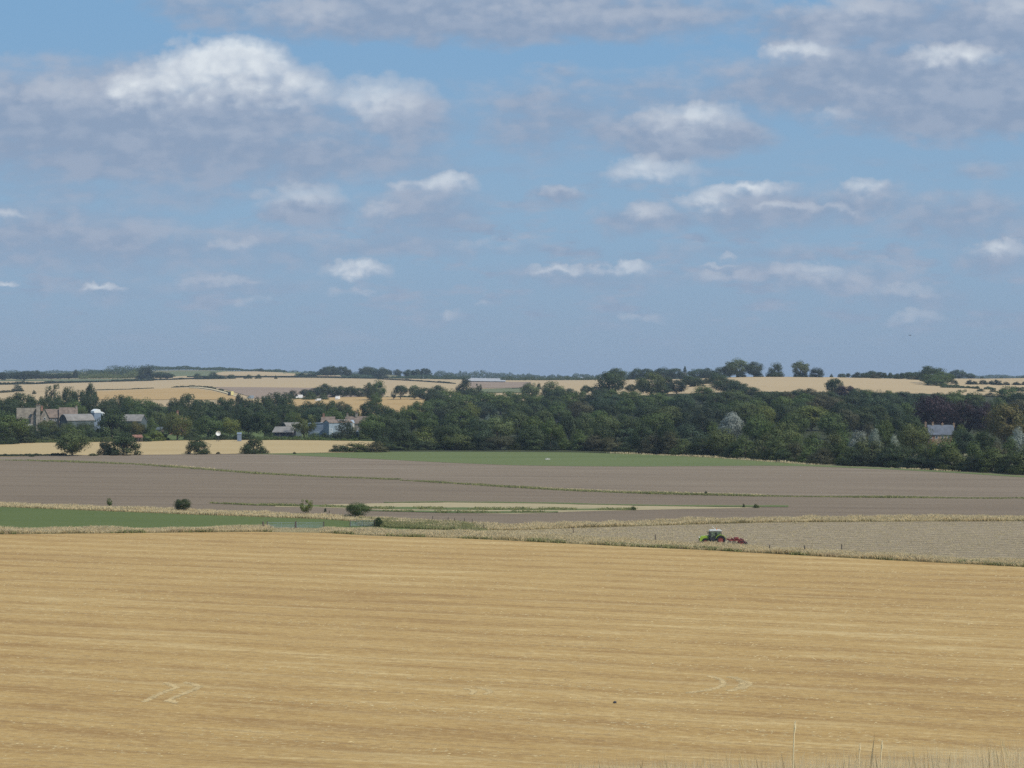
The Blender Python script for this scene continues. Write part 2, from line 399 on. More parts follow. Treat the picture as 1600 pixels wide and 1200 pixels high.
M = {}
M['stubble'] = field_mat('stubble', (0.445, 0.288, 0.109), (0.325, 0.194, 0.073), (0.59, 0.43, 0.20), ang=-19, band=8.6, band_amt=0.46, patch=0.03, patch_amt=0.7,
                         grain=1.1, grain_amt=0.55, streak=(0.10, 0.60), streak_amt=0.95, bump=0.35, bump_scale=3.0, extra=stubble_extra)
M['plough'] = field_mat('ploughed soil', (0.216, 0.166, 0.115), (0.168, 0.127, 0.089), (0.28, 0.226, 0.166), ang=-9, band=3.2, band_amt=0.12,
                        grain=0.9, grain_amt=0.5, streak=(0.012, 0.14), streak_amt=0.9, bump=0.5, bump_scale=1.2)
M['plough_pale'] = field_mat('harrowed soil', (0.238, 0.185, 0.130), (0.190, 0.146, 0.103), (0.33, 0.272, 0.20), ang=-9, band=4.0, band_amt=0.14,
                        grain=0.9, grain_amt=0.55, streak=(0.012, 0.10), streak_amt=1.0, bump=0.5, bump_scale=1.2)
M['tilled'] = field_mat('tilled stubble', (0.325, 0.258, 0.165), (0.215, 0.168, 0.112), (0.45, 0.37, 0.245), ang=-14, band=4.2, band_amt=0.4,
                        grain=0.75, grain_amt=0.95, streak=(0.25, 0.9), streak_amt=0.8, bump=0.7, bump_scale=1.4)
M['pasture'] = field_mat('pasture', (0.108, 0.136, 0.044), (0.080, 0.112, 0.036), (0.155, 0.168, 0.064), ang=-6, band_amt=0.0, patch=0.03, patch_amt=0.8, grain=0.6, grain_amt=0.4,
                         streak=(0.03, 0.15), streak_amt=0.5, bump=0.3, bump_scale=2.0)
M['leys'] = field_mat('green crop', (0.138, 0.163, 0.062), (0.106, 0.137, 0.050), (0.19, 0.20, 0.09), ang=-3, band_amt=0.0, patch=0.02, patch_amt=0.7, grain=0.5, grain_amt=0.35,
                      streak=(0.01, 0.06), streak_amt=0.5, bump=0.3, bump_scale=1.5)
M['wheat'] = field_mat('ripe wheat', (0.46, 0.345, 0.178), (0.40, 0.29, 0.14), (0.52, 0.40, 0.22), ang=2, band=20, band_amt=0.05, grain=0.4, grain_amt=0.3,
                       streak=(0.006, 0.03), streak_amt=0.5, bump=0.3, bump_scale=1.5)
M['far_gold'] = field_mat('far pale field', (0.45, 0.335, 0.19), (0.39, 0.285, 0.155), (0.52, 0.40, 0.24), ang=4, band_amt=0.0, grain=0.06, grain_amt=0.3,
                          streak=(0.002, 0.012), streak_amt=0.6, bump=0.1, bump_scale=0.5, patch=0.003)
M['far_amber'] = field_mat('far amber field', (0.44, 0.295, 0.13), (0.37, 0.235, 0.095), (0.50, 0.36, 0.18), ang=-6, band_amt=0.0, grain=0.06, grain_amt=0.3,
                           streak=(0.002, 0.02), streak_amt=0.8, bump=0.1, bump_scale=0.5, patch=0.004)
M['far_soil'] = field_mat('far bare soil', (0.29, 0.215, 0.155), (0.25, 0.185, 0.135), (0.36, 0.27, 0.195), ang=2, band_amt=0.0, grain=0.06, grain_amt=0.3,
                          streak=(0.002, 0.012), streak_amt=0.6, bump=0.1, bump_scale=0.5, patch=0.004)
M['far_green'] = field_mat('far green field', (0.15, 0.165, 0.085), (0.115, 0.13, 0.065), (0.21, 0.21, 0.115), ang=2, band_amt=0.0, grain=0.05, grain_amt=0.35,
                           streak=(0.003, 0.012), streak_amt=0.6, bump=0.1, bump_scale=0.5, patch=0.003)
M['downland'] = field_mat('downland grass', (0.19, 0.175, 0.095), (0.12, 0.125, 0.06), (0.30, 0.25, 0.14), ang=5, band_amt=0.0, grain=0.1, grain_amt=0.5,
                          streak=(0.01, 0.03), streak_amt=0.5, bump=0.2, bump_scale=0.5, patch=0.004)
M['chalk'] = field_mat('pale chalk', (0.52, 0.50, 0.46), (0.42, 0.40, 0.36), (0.62, 0.60, 0.57), ang=5, band_amt=0.0, grain=0.1, grain_amt=0.4, streak=(0.01, 0.03), streak_amt=0.4)
M['far_pale'] = field_mat('pale track', (0.55, 0.46, 0.29), (0.46, 0.38, 0.22), (0.62, 0.53, 0.36), band_amt=0.0, grain=0.2, grain_amt=0.4)
M['glint'] = field_mat('pale sheeted crop', (0.40, 0.40, 0.40), (0.33, 0.33, 0.32), (0.47, 0.47, 0.47), ang=5, band=12, band_amt=0.3, grain=0.1, grain_amt=0.3)
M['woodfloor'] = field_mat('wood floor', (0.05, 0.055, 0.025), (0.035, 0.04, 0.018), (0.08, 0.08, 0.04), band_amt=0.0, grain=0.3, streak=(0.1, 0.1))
M['dryground'] = field_mat('dry grass ground', (0.27, 0.22, 0.115), (0.16, 0.15, 0.07), (0.38, 0.31, 0.175), ang=-10, band_amt=0.0, grain=0.7, grain_amt=0.8,
                           streak=(0.05, 0.2), streak_amt=0.7, bump=0.5, bump_scale=2.0, patch=0.05, patch_amt=0.5)
M['strawstrip'] = field_mat('straw strip', (0.40, 0.325, 0.19), (0.28, 0.235, 0.13), (0.48, 0.40, 0.245), ang=-5, band_amt=0.0, grain=0.5, grain_amt=0.6, streak=(0.02, 0.3), streak_amt=0.8)
M['earth'] = field_mat('trodden earth', (0.27, 0.235, 0.145), (0.16, 0.16, 0.08), (0.38, 0.32, 0.22), band_amt=0.0, grain=1.2, grain_amt=0.7, streak=(0.1, 0.4))

# ------------------------------------------------------------------ ground sheets
def sheet_grid(P, nu, nv):
    i = np.arange((nu - 1) * (nv - 1)); a = (i // (nv - 1)) * nv + i % (nv - 1)
    return np.stack([a, a + nv, a + nv + 1, a + 1], 1)
# one ground sheet to the horizon (lies a little below the fields)
Yb = np.concatenate([np.linspace(-80, 200, 50), np.linspace(210, 1000, 60), np.exp(np.linspace(math.log(1010), math.log(11500), 150))])
ub = np.linspace(-1400, 3000, 130)
UU, YY = np.meshgrid(ub, Yb, indexing='ij')
XX = (UU - 800) / F * (np.maximum(YY, 0) + 160)
ZZ = height(XX, YY) - np.where(YY < 130, 0.03, 0.35) - np.where(YY > 1200, 0.4, 0)
base = mk('ground', np.stack([XX, YY, ZZ], -1), sheet_grid(None, len(ub), len(Yb))[:, ::-1], M['downland'], smooth=True)
tag(base, kind='structure')
def check_up(o):
    me = o.data; me.update()
    n = np.zeros(len(me.polygons) * 3, np.float32); me.polygons.foreach_get('normal', n)
    if n[2::3].mean() < 0:
        me.flip_normals()
check_up(base)

def field(name, top, bot, u0, u1, mat, dz=0.0, nu=None, nv=None, kind='structure', wob=0.0):
    """a field lying on the terrain between two border lines (rows of the photograph)"""
    nu = nu or max(20, int((u1 - u0) / 12)); nv = nv or 14
    us = np.linspace(u0, u1, nu)
    t, b = curve(top)(us), curve(bot)(us)
    if wob:
        ph = rng.uniform(0, 6, 4)
        w = sum(np.sin(us / L + p) * a for L, p, a in zip((7, 17, 41, 90), ph, (.2, .3, .35, .3))) * wob
        t = t + w; 
    P = np.empty((nu, nv, 3))
    A, B = unproject(us, t), unproject(us, b)
    for j in range(nv):
        s = j / (nv - 1)
        Yj = A[:, 1] * (1 - s) + B[:, 1] * s
        Xj = (us - 800) / F * Yj
        P[:, j] = np.stack([Xj, Yj, height(Xj, Yj) + dz], 1)
    o = mk(name, P.reshape(-1, 3), sheet_grid(None, nu, nv), mat, smooth=True)
    check_up(o)
    return tag(o, kind=kind)
def field_uy(name, u0, u1, y0, y1, mat, dz=0.0, nu=80, nv=60):
    us, ys = np.linspace(u0, u1, nu), np.linspace(y0, y1, nv)
    a, b = np.meshgrid(us, ys, indexing='ij')
    X = (a - 800) / F * b
    o = mk(name, np.stack([X, b, height(X, b) + dz], -1), sheet_grid(None, nu, nv), mat, smooth=True)
    check_up(o)
    return tag(o, kind='structure')

LO, HI = -330, 1930
B1 = [(LO, 838), (0, 835), (200, 833), (400, 831), (500, 832.5), (600, 838), (700, 840.5), (800, 845), (900, 850), (1000, 855), (1100, 859.5), (1200, 865), (1300, 870.5), (1400, 876), (1500, 881), (1600, 886), (HI, 904)]
B2 = [(LO, 829), (0, 827.5), (200, 827), (400, 825), (440, 824), (520, 826), (600, 829), (700, 831), (800, 834), (900, 840), (1000, 846), (1100, 851), (1200, 858), (1300, 863), (1400, 868), (1500, 873.5), (1600, 878), (HI, 895)]
GT = [(LO, 785), (0, 792), (200, 800), (300, 804), (400, 807.5), (500, 811), (560, 815), (620, 821), (700, 826)]
GU = [(LO, 782), (0, 788), (100, 791), (200, 795), (300, 798), (400, 802.5), (500, 806), (600, 810.5), (700, 817), (760, 821)]
V3T = [(700, 817), (800, 822), (900, 819), (1000, 816), (1100, 813), (1200, 811), (1300, 809.5), (1400, 808.5), (1600, 808), (HI, 806)]
V3B = [(700, 828), (800, 829), (900, 825), (1000, 822), (1100, 819), (1200, 816.5), (1400, 815), (1600, 814.5), (HI, 812)]
L1 = [(LO, 708), (0, 718), (100, 721), (200, 724.5), (300, 731.5), (400, 739.5), (500, 744.5), (600, 748), (700, 754.5), (800, 761), (900, 766.5), (1000, 770.5), (1100, 773), (1200, 775), (1400, 777), (1600, 778.5), (HI, 781)]
WB = [(LO, 716), (0, 714), (100, 711.5), (200, 711), (300, 710), (430, 708.5), (600, 706)]
ST = [(400, 709.2), (430, 708.5), (500, 708), (600, 706), (700, 706), (800, 706.3), (900, 707), (1000, 710), (1100, 714.5), (1200, 721.5), (1260, 726), (1300, 728), (1400, 732), (1500, 737.5), (1600, 744), (HI, 770)]
SB = [(400, 709.6), (430, 710), (500, 713.5), (600, 718), (700, 723), (800, 727), (900, 728.5), (1000, 729), (1100, 728.3), (1200, 727.5), (1260, 728.5), (1300, 730), (1400, 734), (1500, 739.5), (1600, 746), (HI, 772)]
WT = [(LO, 697), (0, 693.5), (60, 691), (200, 689.5), (300, 688), (400, 686.5), (500, 687), (590, 690), (620, 694)]
UPTOP = [(LO, 716), (0, 714), (100, 711.5), (200, 711), (300, 710), (400, 709.6), (430, 710)] + SB[2:]

FLO, FHI = -880, 2560
bx, by = np.meshgrid(np.linspace(-90, 90, 60), np.linspace(-60, 143, 90), indexing='ij')
bank = mk('grass_bank', np.stack([bx, by, height(bx, by) + .02], -1), sheet_grid(None, 60, 90), M['dryground'], smooth=True)
check_up(bank); tag(bank, kind='structure')
field('stubble_field', B1, [(LO, 1240), (HI, 1240)], FLO, FHI, M['stubble'], 0.0, 260, 60)
field('field_margin', B2, B1, FLO, FHI, M['dryground'], 0.02, 200, 6)
field('pasture', GT, [(x, y - .0) for x, y in B2], FLO, 640, M['pasture'], 0.0, 120, 10)
field('rough_grass', GU, GT, FLO, 700, M['dryground'], 0.01, 120, 6)
field('tilled_field', V3B, B2, 640, FHI, M['tilled'], 0.0, 130, 14)
field('grass_balk', V3T, V3B, 700, FHI, M['dryground'], 0.02, 130, 6)
PLB = GU[:-2] + V3T
field('ploughed_field', L1, PLB, FLO, FHI, M['plough'], 0.0, 200, 30)
field('harrowed_field', UPTOP, L1, FLO, FHI, M['plough_pale'], 0.0, 200, 20)
field('green_strip', ST, SB, 400, FHI, M['leys'], 0.04, 120, 8)
field('wheat_field', WT, WB, FLO, 600, M['wheat'], 0.05, 110, 10)
# straw strip with weed lines in the ploughland
SWT = [(430, 790.5), (500, 789), (590, 786.2), (700, 784.8), (800, 785.6), (900, 788), (1000, 790.5), (1100, 791.8), (1190, 793)]
SWB = [(430, 792), (500, 793), (590, 796.5), (700, 801), (800, 803), (860, 801.5), (900, 799.5), (1000, 797), (1100, 795), (1190, 793.6)]
field('straw_strip', SWT, SWB, 430, 1190, M['strawstrip'], 0.03, 120, 6, wob=.6)
field('weed_line', [(330, 786), (400, 788.3), (500, 789.5), (600, 792.5), (700, 793.4), (800, 794.2), (900, 795), (992, 794.6)], [(330, 786.6), (400, 790), (500, 792), (600, 795.6), (700, 796.8), (800, 797.2), (900, 797.4), (992, 797.2)], 330, 992, M['leys'], 0.06, 100, 4, wob=.8)
field('weed_line', [(560, 797.3), (700, 799), (800, 799.6), (872, 799.8)], [(560, 798.2), (700, 801.8), (800, 801.8), (872, 801)], 560, 872, M['leys'], 0.09, 60, 4, wob=.8)
field('weed_line', [(600, 785.1), (700, 783.9), (850, 785.5), (1000, 788.6), (1100, 790), (1232, 790)], [(600, 786.0), (700, 785.1), (850, 787), (1000, 790.4), (1100, 792), (1232, 792.6)], 600, 1232, M['leys'], 0.09, 80, 4, wob=.6)
# ground under the trees and the village
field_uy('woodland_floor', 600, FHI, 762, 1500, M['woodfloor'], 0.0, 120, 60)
field_uy('village_ground', FLO, 600, 880, 1500, M['pasture'], 0.0, 80, 50)
# far fields on the rising ground
field_uy('far_field', -880, 2580, 1500, 2900, M['far_gold'], 0.0, 160, 110)
field('far_field', [(140, 613), (200, 609.5), (270, 606.8), (300, 607.2), (330, 611), (368, 620)], [(140, 625), (368, 625)], 140, 368, M['far_amber'], 0.35, 70, 8)
field('far_field', [(338, 605), (400, 605.3), (475, 606.2), (560, 607), (600, 609)], [(338, 606), (360, 611), (380, 617), (400, 623), (560, 623), (600, 618)], 338, 600, M['far_soil'], 0.3, 70, 8)
field('track', [(296, 605.2), (310, 605.2), (330, 607.6), (350, 612.6), (375, 620.6)], [(296, 606.4), (310, 606.6), (330, 609.2), (350, 614.4), (375, 622.6)], 296, 375, M['far_pale'], 0.6, 40, 4)
field('far_field', [(440, 625.5), (500, 622.6), (560, 620.6), (600, 621), (668, 622.5)], [(440, 655), (668, 655)], 440, 668, M['far_amber'], 0.45, 60, 10)
field('far_field', [(735, 597), (800, 597), (830, 597)], [(735, 607), (800, 606.5), (830, 606)], 735, 830, M['far_soil'], 0.35, 40, 6)
field('far_field', [(745, 608.6), (830, 606.2)], [(745, 614), (830, 614)], 745, 830, M['far_green'], 0.4, 30, 5)
field('far_field', [(-120, 596.8), (0, 596.3), (110, 596.2)], [(-120, 600), (0, 599.8), (110, 598.4)], -120, 112, M['far_gold'], 0.5, 40, 5)
field('far_field', [(-120, 594), (0, 594), (240, 592)], [(-120, 596.6), (0, 596.2), (110, 596), (240, 594)], -120, 240, M['far_green'], 0.6, 40, 5)
field('far_field', [(264, 581.5), (345, 580), (470, 582.5)], [(264, 589.5), (345, 587.5), (470, 588.5)], 264, 470, M['far_green'], 0.7, 50, 6)
field('far_field', [(333, 584.2), (350, 581.6), (400, 581.2), (462, 584)], [(333, 586), (350, 588), (400, 588.6), (462, 588.4)], 333, 462, M['far_gold'], 1.1, 40, 5)
field('far_field', [(270, 589.5), (292, 588.6)], [(270, 592.4), (292, 592)], 270, 292, M['far_gold'], 1.3, 10, 4)
field('far_field', [(494, 586.8), (530, 587.6)], [(494, 588.8), (530, 589.2)], 494, 532, M['far_gold'], 1.1, 20, 4)
field('far_field', [(728, 591.6), (790, 591)], [(728, 596.6), (790, 597.6)], 728, 790, M['glint'], 1.2, 30, 5)

# ------------------------------------------------------------------ foliage
def leaf_mat():
    m, T = newmat('foliage')
    oi = T.n('ShaderNodeObjectInfo')
    at = T.n('ShaderNodeAttribute', attribute_name='tint').outputs['Fac']
    hsv = T.n('ShaderNodeHueSaturation', {'Hue': T.lin(at, 0, 1, 0.485, 0.515), 'Saturation': T.lin(at, 0, 1, 1.08, 0.92),
                                          'Value': T.lin(at, 0, 1, 0.74, 1.28), 'Color': oi.outputs['Color']})
    b = T.n('ShaderNodeBsdfPrincipled', {'Base Color': hsv.outputs[0], 'Roughness': 0.6, 'Specular IOR Level': 0.25})
    tr = T.n('ShaderNodeBsdfTranslucent', {'Color': hsv.outputs[0]})
    mx = T.n('ShaderNodeMixShader', {0: 0.25, 1: b.outputs[0], 2: tr.outputs[0]})
    T.n('ShaderNodeOutputMaterial', {'Surface': mx.outputs[0]})
    return m
M['leaf'] = leaf_mat()
M['bark'] = simple('bark', (0.11, 0.085, 0.06), 0.9, 0.35, 6.0)

def leaf_quads(c, nrm, size, asp=1.5):
    n = len(c)
    a = rng.normal(size=(n, 3)); a -= nrm * (a * nrm).sum(1, keepdims=True)
    a /= np.linalg.norm(a, axis=1, keepdims=True) + 1e-9
    b = np.cross(nrm, a)
    s = size[:, None] * 0.5
    a = a * s * asp; b = b * s
    V = np.stack([c - a, c - b * .9 + a * .1, c + a, c + b * .9 - a * .1], 1).reshape(-1, 3)
    return V, np.arange(n * 4).reshape(n, 4)

def crown_points(shape, nclump, nleaf, seed, leaf=0.035, lumpy=1.0, base=0.12):
    """leaf sprays of one crown in a unit box: width 1, height 1 above the ground"""
    r = np.random.default_rng(seed)
    C, Rr = [], []
    while len(C) < nclump:
        p = r.normal(size=3); p /= np.linalg.norm(p)
        rad = r.uniform(0.45, 1.0) ** 0.5
        x, y, z = p * rad
        if shape == 'round':   P = (x * .38, y * .38, base + (1 - base) * (.47 + z * .38))
        elif shape == 'dome':  P = (x * .41, y * .41, .05 + abs(z) ** 1.5 * .80)
        elif shape == 'tall':  P = (x * .34 * (1 - .25 * z), y * .34 * (1 - .25 * z), base + (1 - base) * (.5 + z * .41))
        elif shape == 'cone':
            zz = (z + 1) / 2; k = .40 * (1 - zz) ** .8 + .03
            P = (x * k / max(rad, .3), y * k / max(rad, .3), base + (1 - base) * (.04 + zz * .88))
        elif shape == 'flat':  P = (x * .40, y * .40, base + (1 - base) * (.58 + z * .30))
        elif shape == 'weep':  P = (x * .36, y * .36, .12 + (.5 + z * .5) * .76)
        C.append(P); Rr.append(r.uniform(.10, .19) * lumpy * (0.65 if shape == 'cone' else 1))
    C = np.array(C); Rr = np.array(Rr)
    pts, nr, tn, sz = [], [], [], []
    ctr = np.array([0, 0, .5 if shape != 'dome' else .25])
    for c, rr in zip(C, Rr):
        d = r.normal(size=(nleaf, 3)); d /= np.linalg.norm(d, axis=1, keepdims=True)
        d[:, 2] *= .85
        k = r.uniform(.35, 1, (nleaf, 1)) ** .4
        q = c + d * k * rr
        if shape == 'weep': q[:, 2] -= r.uniform(0, .22, nleaf)
        pts.append(q)
        nn = d * .9 + (c - ctr) * 1.5 + r.normal(size=(nleaf, 3)) * .32
        nr.append(nn / np.linalg.norm(nn, axis=1, keepdims=True))
        tn.append(np.clip(r.uniform(.2, .8) + r.normal(size=nleaf) * .16, 0, 1))
        sz.append(leaf * r.uniform(.6, 1.4, nleaf))
    pts, nr, tn, sz = (np.concatenate(a) for a in (pts, nr, tn, sz))
    pts[:, 2] = np.clip(pts[:, 2], .015, None)
    k = np.percentile(pts[:, 2], 99.6); pts[:, 2] *= 1 / k
    w = np.percentile(np.abs(pts[:, :2]), 97.5); pts[:, :2] *= .5 / w
    return pts, nr, tn, sz
def set_tint(o, tint):
    at = o.data.attributes.new('tint', 'FLOAT', 'FACE')
    at.data.foreach_set('value', np.asarray(tint, np.float32))
def tube(V, Fc, pts, rads, k=7):
    base = len(V)
    for i, (p, r) in enumerate(zip(pts, rads)):
        p = Vector(p)
        t = (Vector(pts[min(i + 1, len(pts) - 1)]) - Vector(pts[max(i - 1, 0)])).normalized()
        a = t.orthogonal().normalized(); b = t.cross(a)
        for j in range(k):
            th = 2 * math.pi * j / k
            V.append(tuple(p + (a * math.cos(th) + b * math.sin(th)) * r))
    for i in range(len(pts) - 1):
        for j in range(k):
            q = base + i * k + j; q2 = base + i * k + (j + 1) % k
            Fc.append((q, q2, q2 + k, q + k))
    Fc.append(tuple(base + (len(pts) - 1) * k + j for j in range(k)))
def trunk_mesh(seed, base, shape):
    r = random.Random(seed)
    V, Fc = [], []
    hb = max(base, .06)
    tube(V, Fc, [(0, 0, -.02), (.004, 0, hb * .5), (r.uniform(-.01, .01), r.uniform(-.01, .01), hb + .08), (r.uniform(-.02, .02), r.uniform(-.02, .02), .55), (0, 0, .8)], [.036, .028, .024, .015, .005])
    for i in range(6):
        a = i * 1.05 + r.uniform(-.3, .3); z0 = hb * .8 + r.uniform(0, .22); ln = r.uniform(.22, .36)
        tube(V, Fc, [(0, 0, z0), (math.cos(a) * ln * .5, math.sin(a) * ln * .5, z0 + .12), (math.cos(a) * ln, math.sin(a) * ln, z0 + r.uniform(.22, .36))], [.014, .010, .003], 5)
    return V, Fc

PROTO = {}
def proto(key, shape, ncl, nl, seed, leaf, base=.12, lumpy=1.0):
    p, n, t, s = crown_points(shape, ncl, nl, seed, leaf, lumpy, base)
    V, Fq = leaf_quads(p, n, s)
    o = mk('crown', V, Fq, M['leaf']); set_tint(o, t)
    cm = o.data; bpy.data.objects.remove(o)
    V2, F2 = trunk_mesh(seed, base, shape)
    o = mk('trunk', V2, F2, M['bark'], smooth=True); tm = o.data; bpy.data.objects.remove(o)
    # the same tree as one mesh, for trees too small in the picture to show their parts
    allV = np.concatenate([V, np.array(V2)]); fl = [tuple(q) for q in Fq.tolist()] + [tuple(i + len(V) for i in f) for f in F2]
    o = mk('tree', allV, fl, [M['leaf'], M['bark']], mat_idx=[0] * len(Fq) + [1] * len(F2))
    set_tint(o, np.concatenate([t, np.full(len(F2), .5)])); wm = o.data; bpy.data.objects.remove(o)
    PROTO[key] = (cm, tm, wm)
for i in range(5): proto('round%d' % i, 'round', 56, 130, 11 + i, .030, .05)
for i in range(3): proto('full%d' % i, 'dome', 54, 120, 31 + i, .031, .03)
for i in range(3): proto('tall%d' % i, 'tall', 54, 120, 51 + i, .030, .04)
for i in range(2): proto('open%d' % i, 'round', 32, 130, 71 + i, .028, .10, .8)
proto('flat0', 'flat', 44, 130, 81, .030, .13)
proto('cone0', 'cone', 60, 90, 91, .028, .05)
proto('weep0', 'weep', 48, 120, 95, .024, .03)
proto('low0', 'dome', 44, 110, 97, .040, .01); proto('low1', 'dome', 46, 110, 98, .040, .01, .9); proto('low2', 'dome', 40, 120, 99, .040, .01, 1.15)
KIND = {'r': ['round%d' % i for i in range(5)], 'f': ['full%d' % i for i in range(3)], 't': ['tall%d' % i for i in range(3)], 'o': ['open0', 'open1'],
        'p': ['flat0'], 'c': ['cone0'], 'w': ['weep0'], 'b': ['low0', 'low1', 'low2']}
TONE = {'D': (.047, .069, .020), 'G': (.080, .115, .026), 'O': (.092, .112, .030), 'Y': (.130, .156, .032), 'B': (.047, .075, .031), 'C': (.040, .022, .024),
        'S': (.26, .30, .25), 'L': (.120, .150, .055), 'R': (.084, .082, .034), 'K': (.030, .045, .018), 'N': (.130, .112, .032)}
TWORD = {'D': 'dark green', 'G': 'mid green', 'O': 'olive green', 'Y': 'yellow green', 'B': 'blue green', 'C': 'dark copper purple', 'S': 'silver leaved', 'L': 'pale green', 'R': 'brownish green', 'K': 'near black green', 'N': 'tawny'}
KWORD = {'r': 'rounded', 'f': 'bushy', 't': 'upright', 'o': 'loose', 'p': 'flat topped', 'c': 'pointed', 'w': 'drooping', 'b': 'low'}
EDGE = curve([(LO, 905), (0, 905), (560, 905), (575, 782), (800, 780), (900, 776), (1000, 755), (1100, 727), (1200, 690), (1300, 660), (1400, 640), (1500, 618), (1600, 592), (HI, 530)])
TREES = []      # (u, top row, width px, tone, kind, options)
def parse(block, row, **kw):
    for ln in block.strip().splitlines():
        for it in ln.split(';'):
            it = it.strip()
            if not it: continue
            lab = None
            if '|' in it: it, lab = [q.strip() for q in it.split('|')]
            f = it.split()
            o = dict(kw); o['label'] = lab; o['row'] = row
            for e in f[5:]:
                k, v = e.split('='); o[k] = float(v)
            TREES.append((float(f[0]), float(f[1]), float(f[2]), f[3], f[4], o))
# u  top  width  tone kind [b=base row | Y=distance]  | own label
parse('''
113 673 46 O r b=712 | loose straggling green tree at the wheat field's lower edge below the dark barn
163 687 22 K f b=711 | narrow dark bushy tree close left of a bigger dark one at wheat field edge
193 677 50 D f b=711 | broad dense dark tree at the wheat edge below the red-roofed shelter
309 683 36 D f b=709.5 | dark brownish tree alone on the wheat field edge, between two other field-edge trees
397 684 41 D f b=708.5 | wide dark spreading tree alone at the right end of the field-edge trees
''', 'field')
parse('''
16 646 52 G r b=693; 5 668 40 D f b=694; 40 668 30 D f b=692; 58 676 15 K r b=691; 75 680 34 O b b=690; 92 676 24 D b Y=930; 75 657 28 O r Y=960; 66 665 24 D r Y=945; 100 671 30 D f Y=930; 112 662 20 G f Y=935
143 669 27 D f b=686; 130 682 26 Y b b=690; 155 683 34 Y b b=689; 175 640 50 D f b=685 | big dense dark rounded tree covering the barn's right end; 211 659 26 N r b=684 | tawny brown-tinged tree just above the red-roofed shelter
240 672 34 Y b b=689; 228 683 16 D b b=690; 254 674 18 D f b=688; 277 646 42 O r b=688 | large olive rounded tree with a brick chimney poking up behind its top; 325 650 38 G r b=685; 359 653 28 Y r b=684; 388 638 40 D r Y=960; 414 643 42 D r b=684
300 668 26 D f Y=930; 345 674 22 D b Y=920; 380 676 26 D b Y=920
475 646 38 O o b=687 | open olive tree with visible trunk between the grey shed and blue-grey barn; 539 655 36 K f b=688 | near black bushy tree in front of the blue-grey barn; 551 668 20 G f b=688; 583 648 40 G r b=688; 602 650 34 D r Y=915; 431 650 18 C r Y=960 | small copper purple tree left of the grey lean-to sheds
-40 650 50 D r b=695; -90 655 60 G r b=695; -150 650 60 D r b=696; -210 648 60 O r b=696; -270 652 60 D r b=696
32 661 24 D f Y=975; 47 663 22 G f Y=960; 84 663 26 D f Y=965; 99 662 24 O f Y=965; 119 665 22 D f Y=960; 133 664 24 G f Y=965; 199 661 20 D f Y=965; 222 662 26 D f Y=960; 128 660 22 D f Y=968; 140 661 20 G f Y=970; 110 659 18 D f Y=975; 236 662 20 G f Y=955
490 676 26 G f Y=918; 505 676 22 D f Y=918; 520 676 20 G f Y=915; 440 681 26 D f b=687; 458 680 22 O f b=687; 420 676 24 D f b=687; 566 668 24 G f Y=930; 594 668 28 D f Y=915
''', 'front of the village')
parse('''
30 615 42 D r Y=1180; 8 622 34 D r Y=1150; 48 617 16 D t Y=1250; 56 626 26 D r Y=1160; 83 601 24 D o Y=1330 | tall airy-topped dark tree rising above the stone manor's roof; 108 605 22 D t Y=1320; 142 600 18 D t Y=1330 | tall narrow dark tree rising behind the barn with the pale roof
125 610 22 D t Y=1300; 72 620 26 D r Y=1220; 95 622 28 D r Y=1200; 118 626 30 G r Y=1150; 142 618 28 D r Y=1220; 62 634 28 O f Y=1120; 88 636 28 G f Y=1110; 112 638 26 D f Y=1105; 131 638 24 O f Y=1075; 160 630 26 D r Y=1150; 170 622 28 D r Y=1180; 187 618 28 D r Y=1220
206 620 30 G r Y=1200; 228 624 32 G r Y=1150; 246 632 30 D r Y=1120; 215 636 30 G r Y=1110; 250 644 36 O r Y=1060; 238 652 22 G f Y=1040; 271 623 26 D r Y=1170; 295 616 32 D r Y=1230; 320 626 34 D r Y=1150; 305 638 32 D r Y=1080; 338 634 30 D r Y=1100; 345 622 26 D r Y=1180
362 624 26 D r Y=1160; 374 616 13 K t Y=1300 | narrow near black tree standing up just left of the pale blue trailer; 386 622 24 D r Y=1200; 400 630 30 D r Y=1110; 410 620 28 D r Y=1190; 430 614 30 D r Y=1260; 450 617 26 D r Y=1230; 425 628 32 D r Y=1130; 446 632 34 D r Y=1110; 350 642 30 D r Y=1050; 275 634 28 D r Y=1110
470 634 32 D r Y=1120; 480 628 30 D r Y=1190; 500 627 30 D r Y=1190; 520 627 28 D r Y=1190; 536 628 24 R r Y=1180; 495 637 36 B r Y=1090; 520 638 34 G r Y=1080; 545 637 28 D r Y=1110; 455 644 26 G r Y=1040; 557 640 20 D f Y=1080; 575 627 24 D r Y=1190; 587 614 20 G t Y=1320; 600 634 28 D r Y=1120; 612 638 26 D r Y=1080
-40 612 50 D r Y=1200; -90 618 50 D r Y=1150; -150 614 55 D r Y=1180; -210 618 50 G r Y=1160; -20 630 40 G r Y=1100; -120 634 50 O r Y=1050; -270 616 60 D r Y=1150
''', 'behind the village')
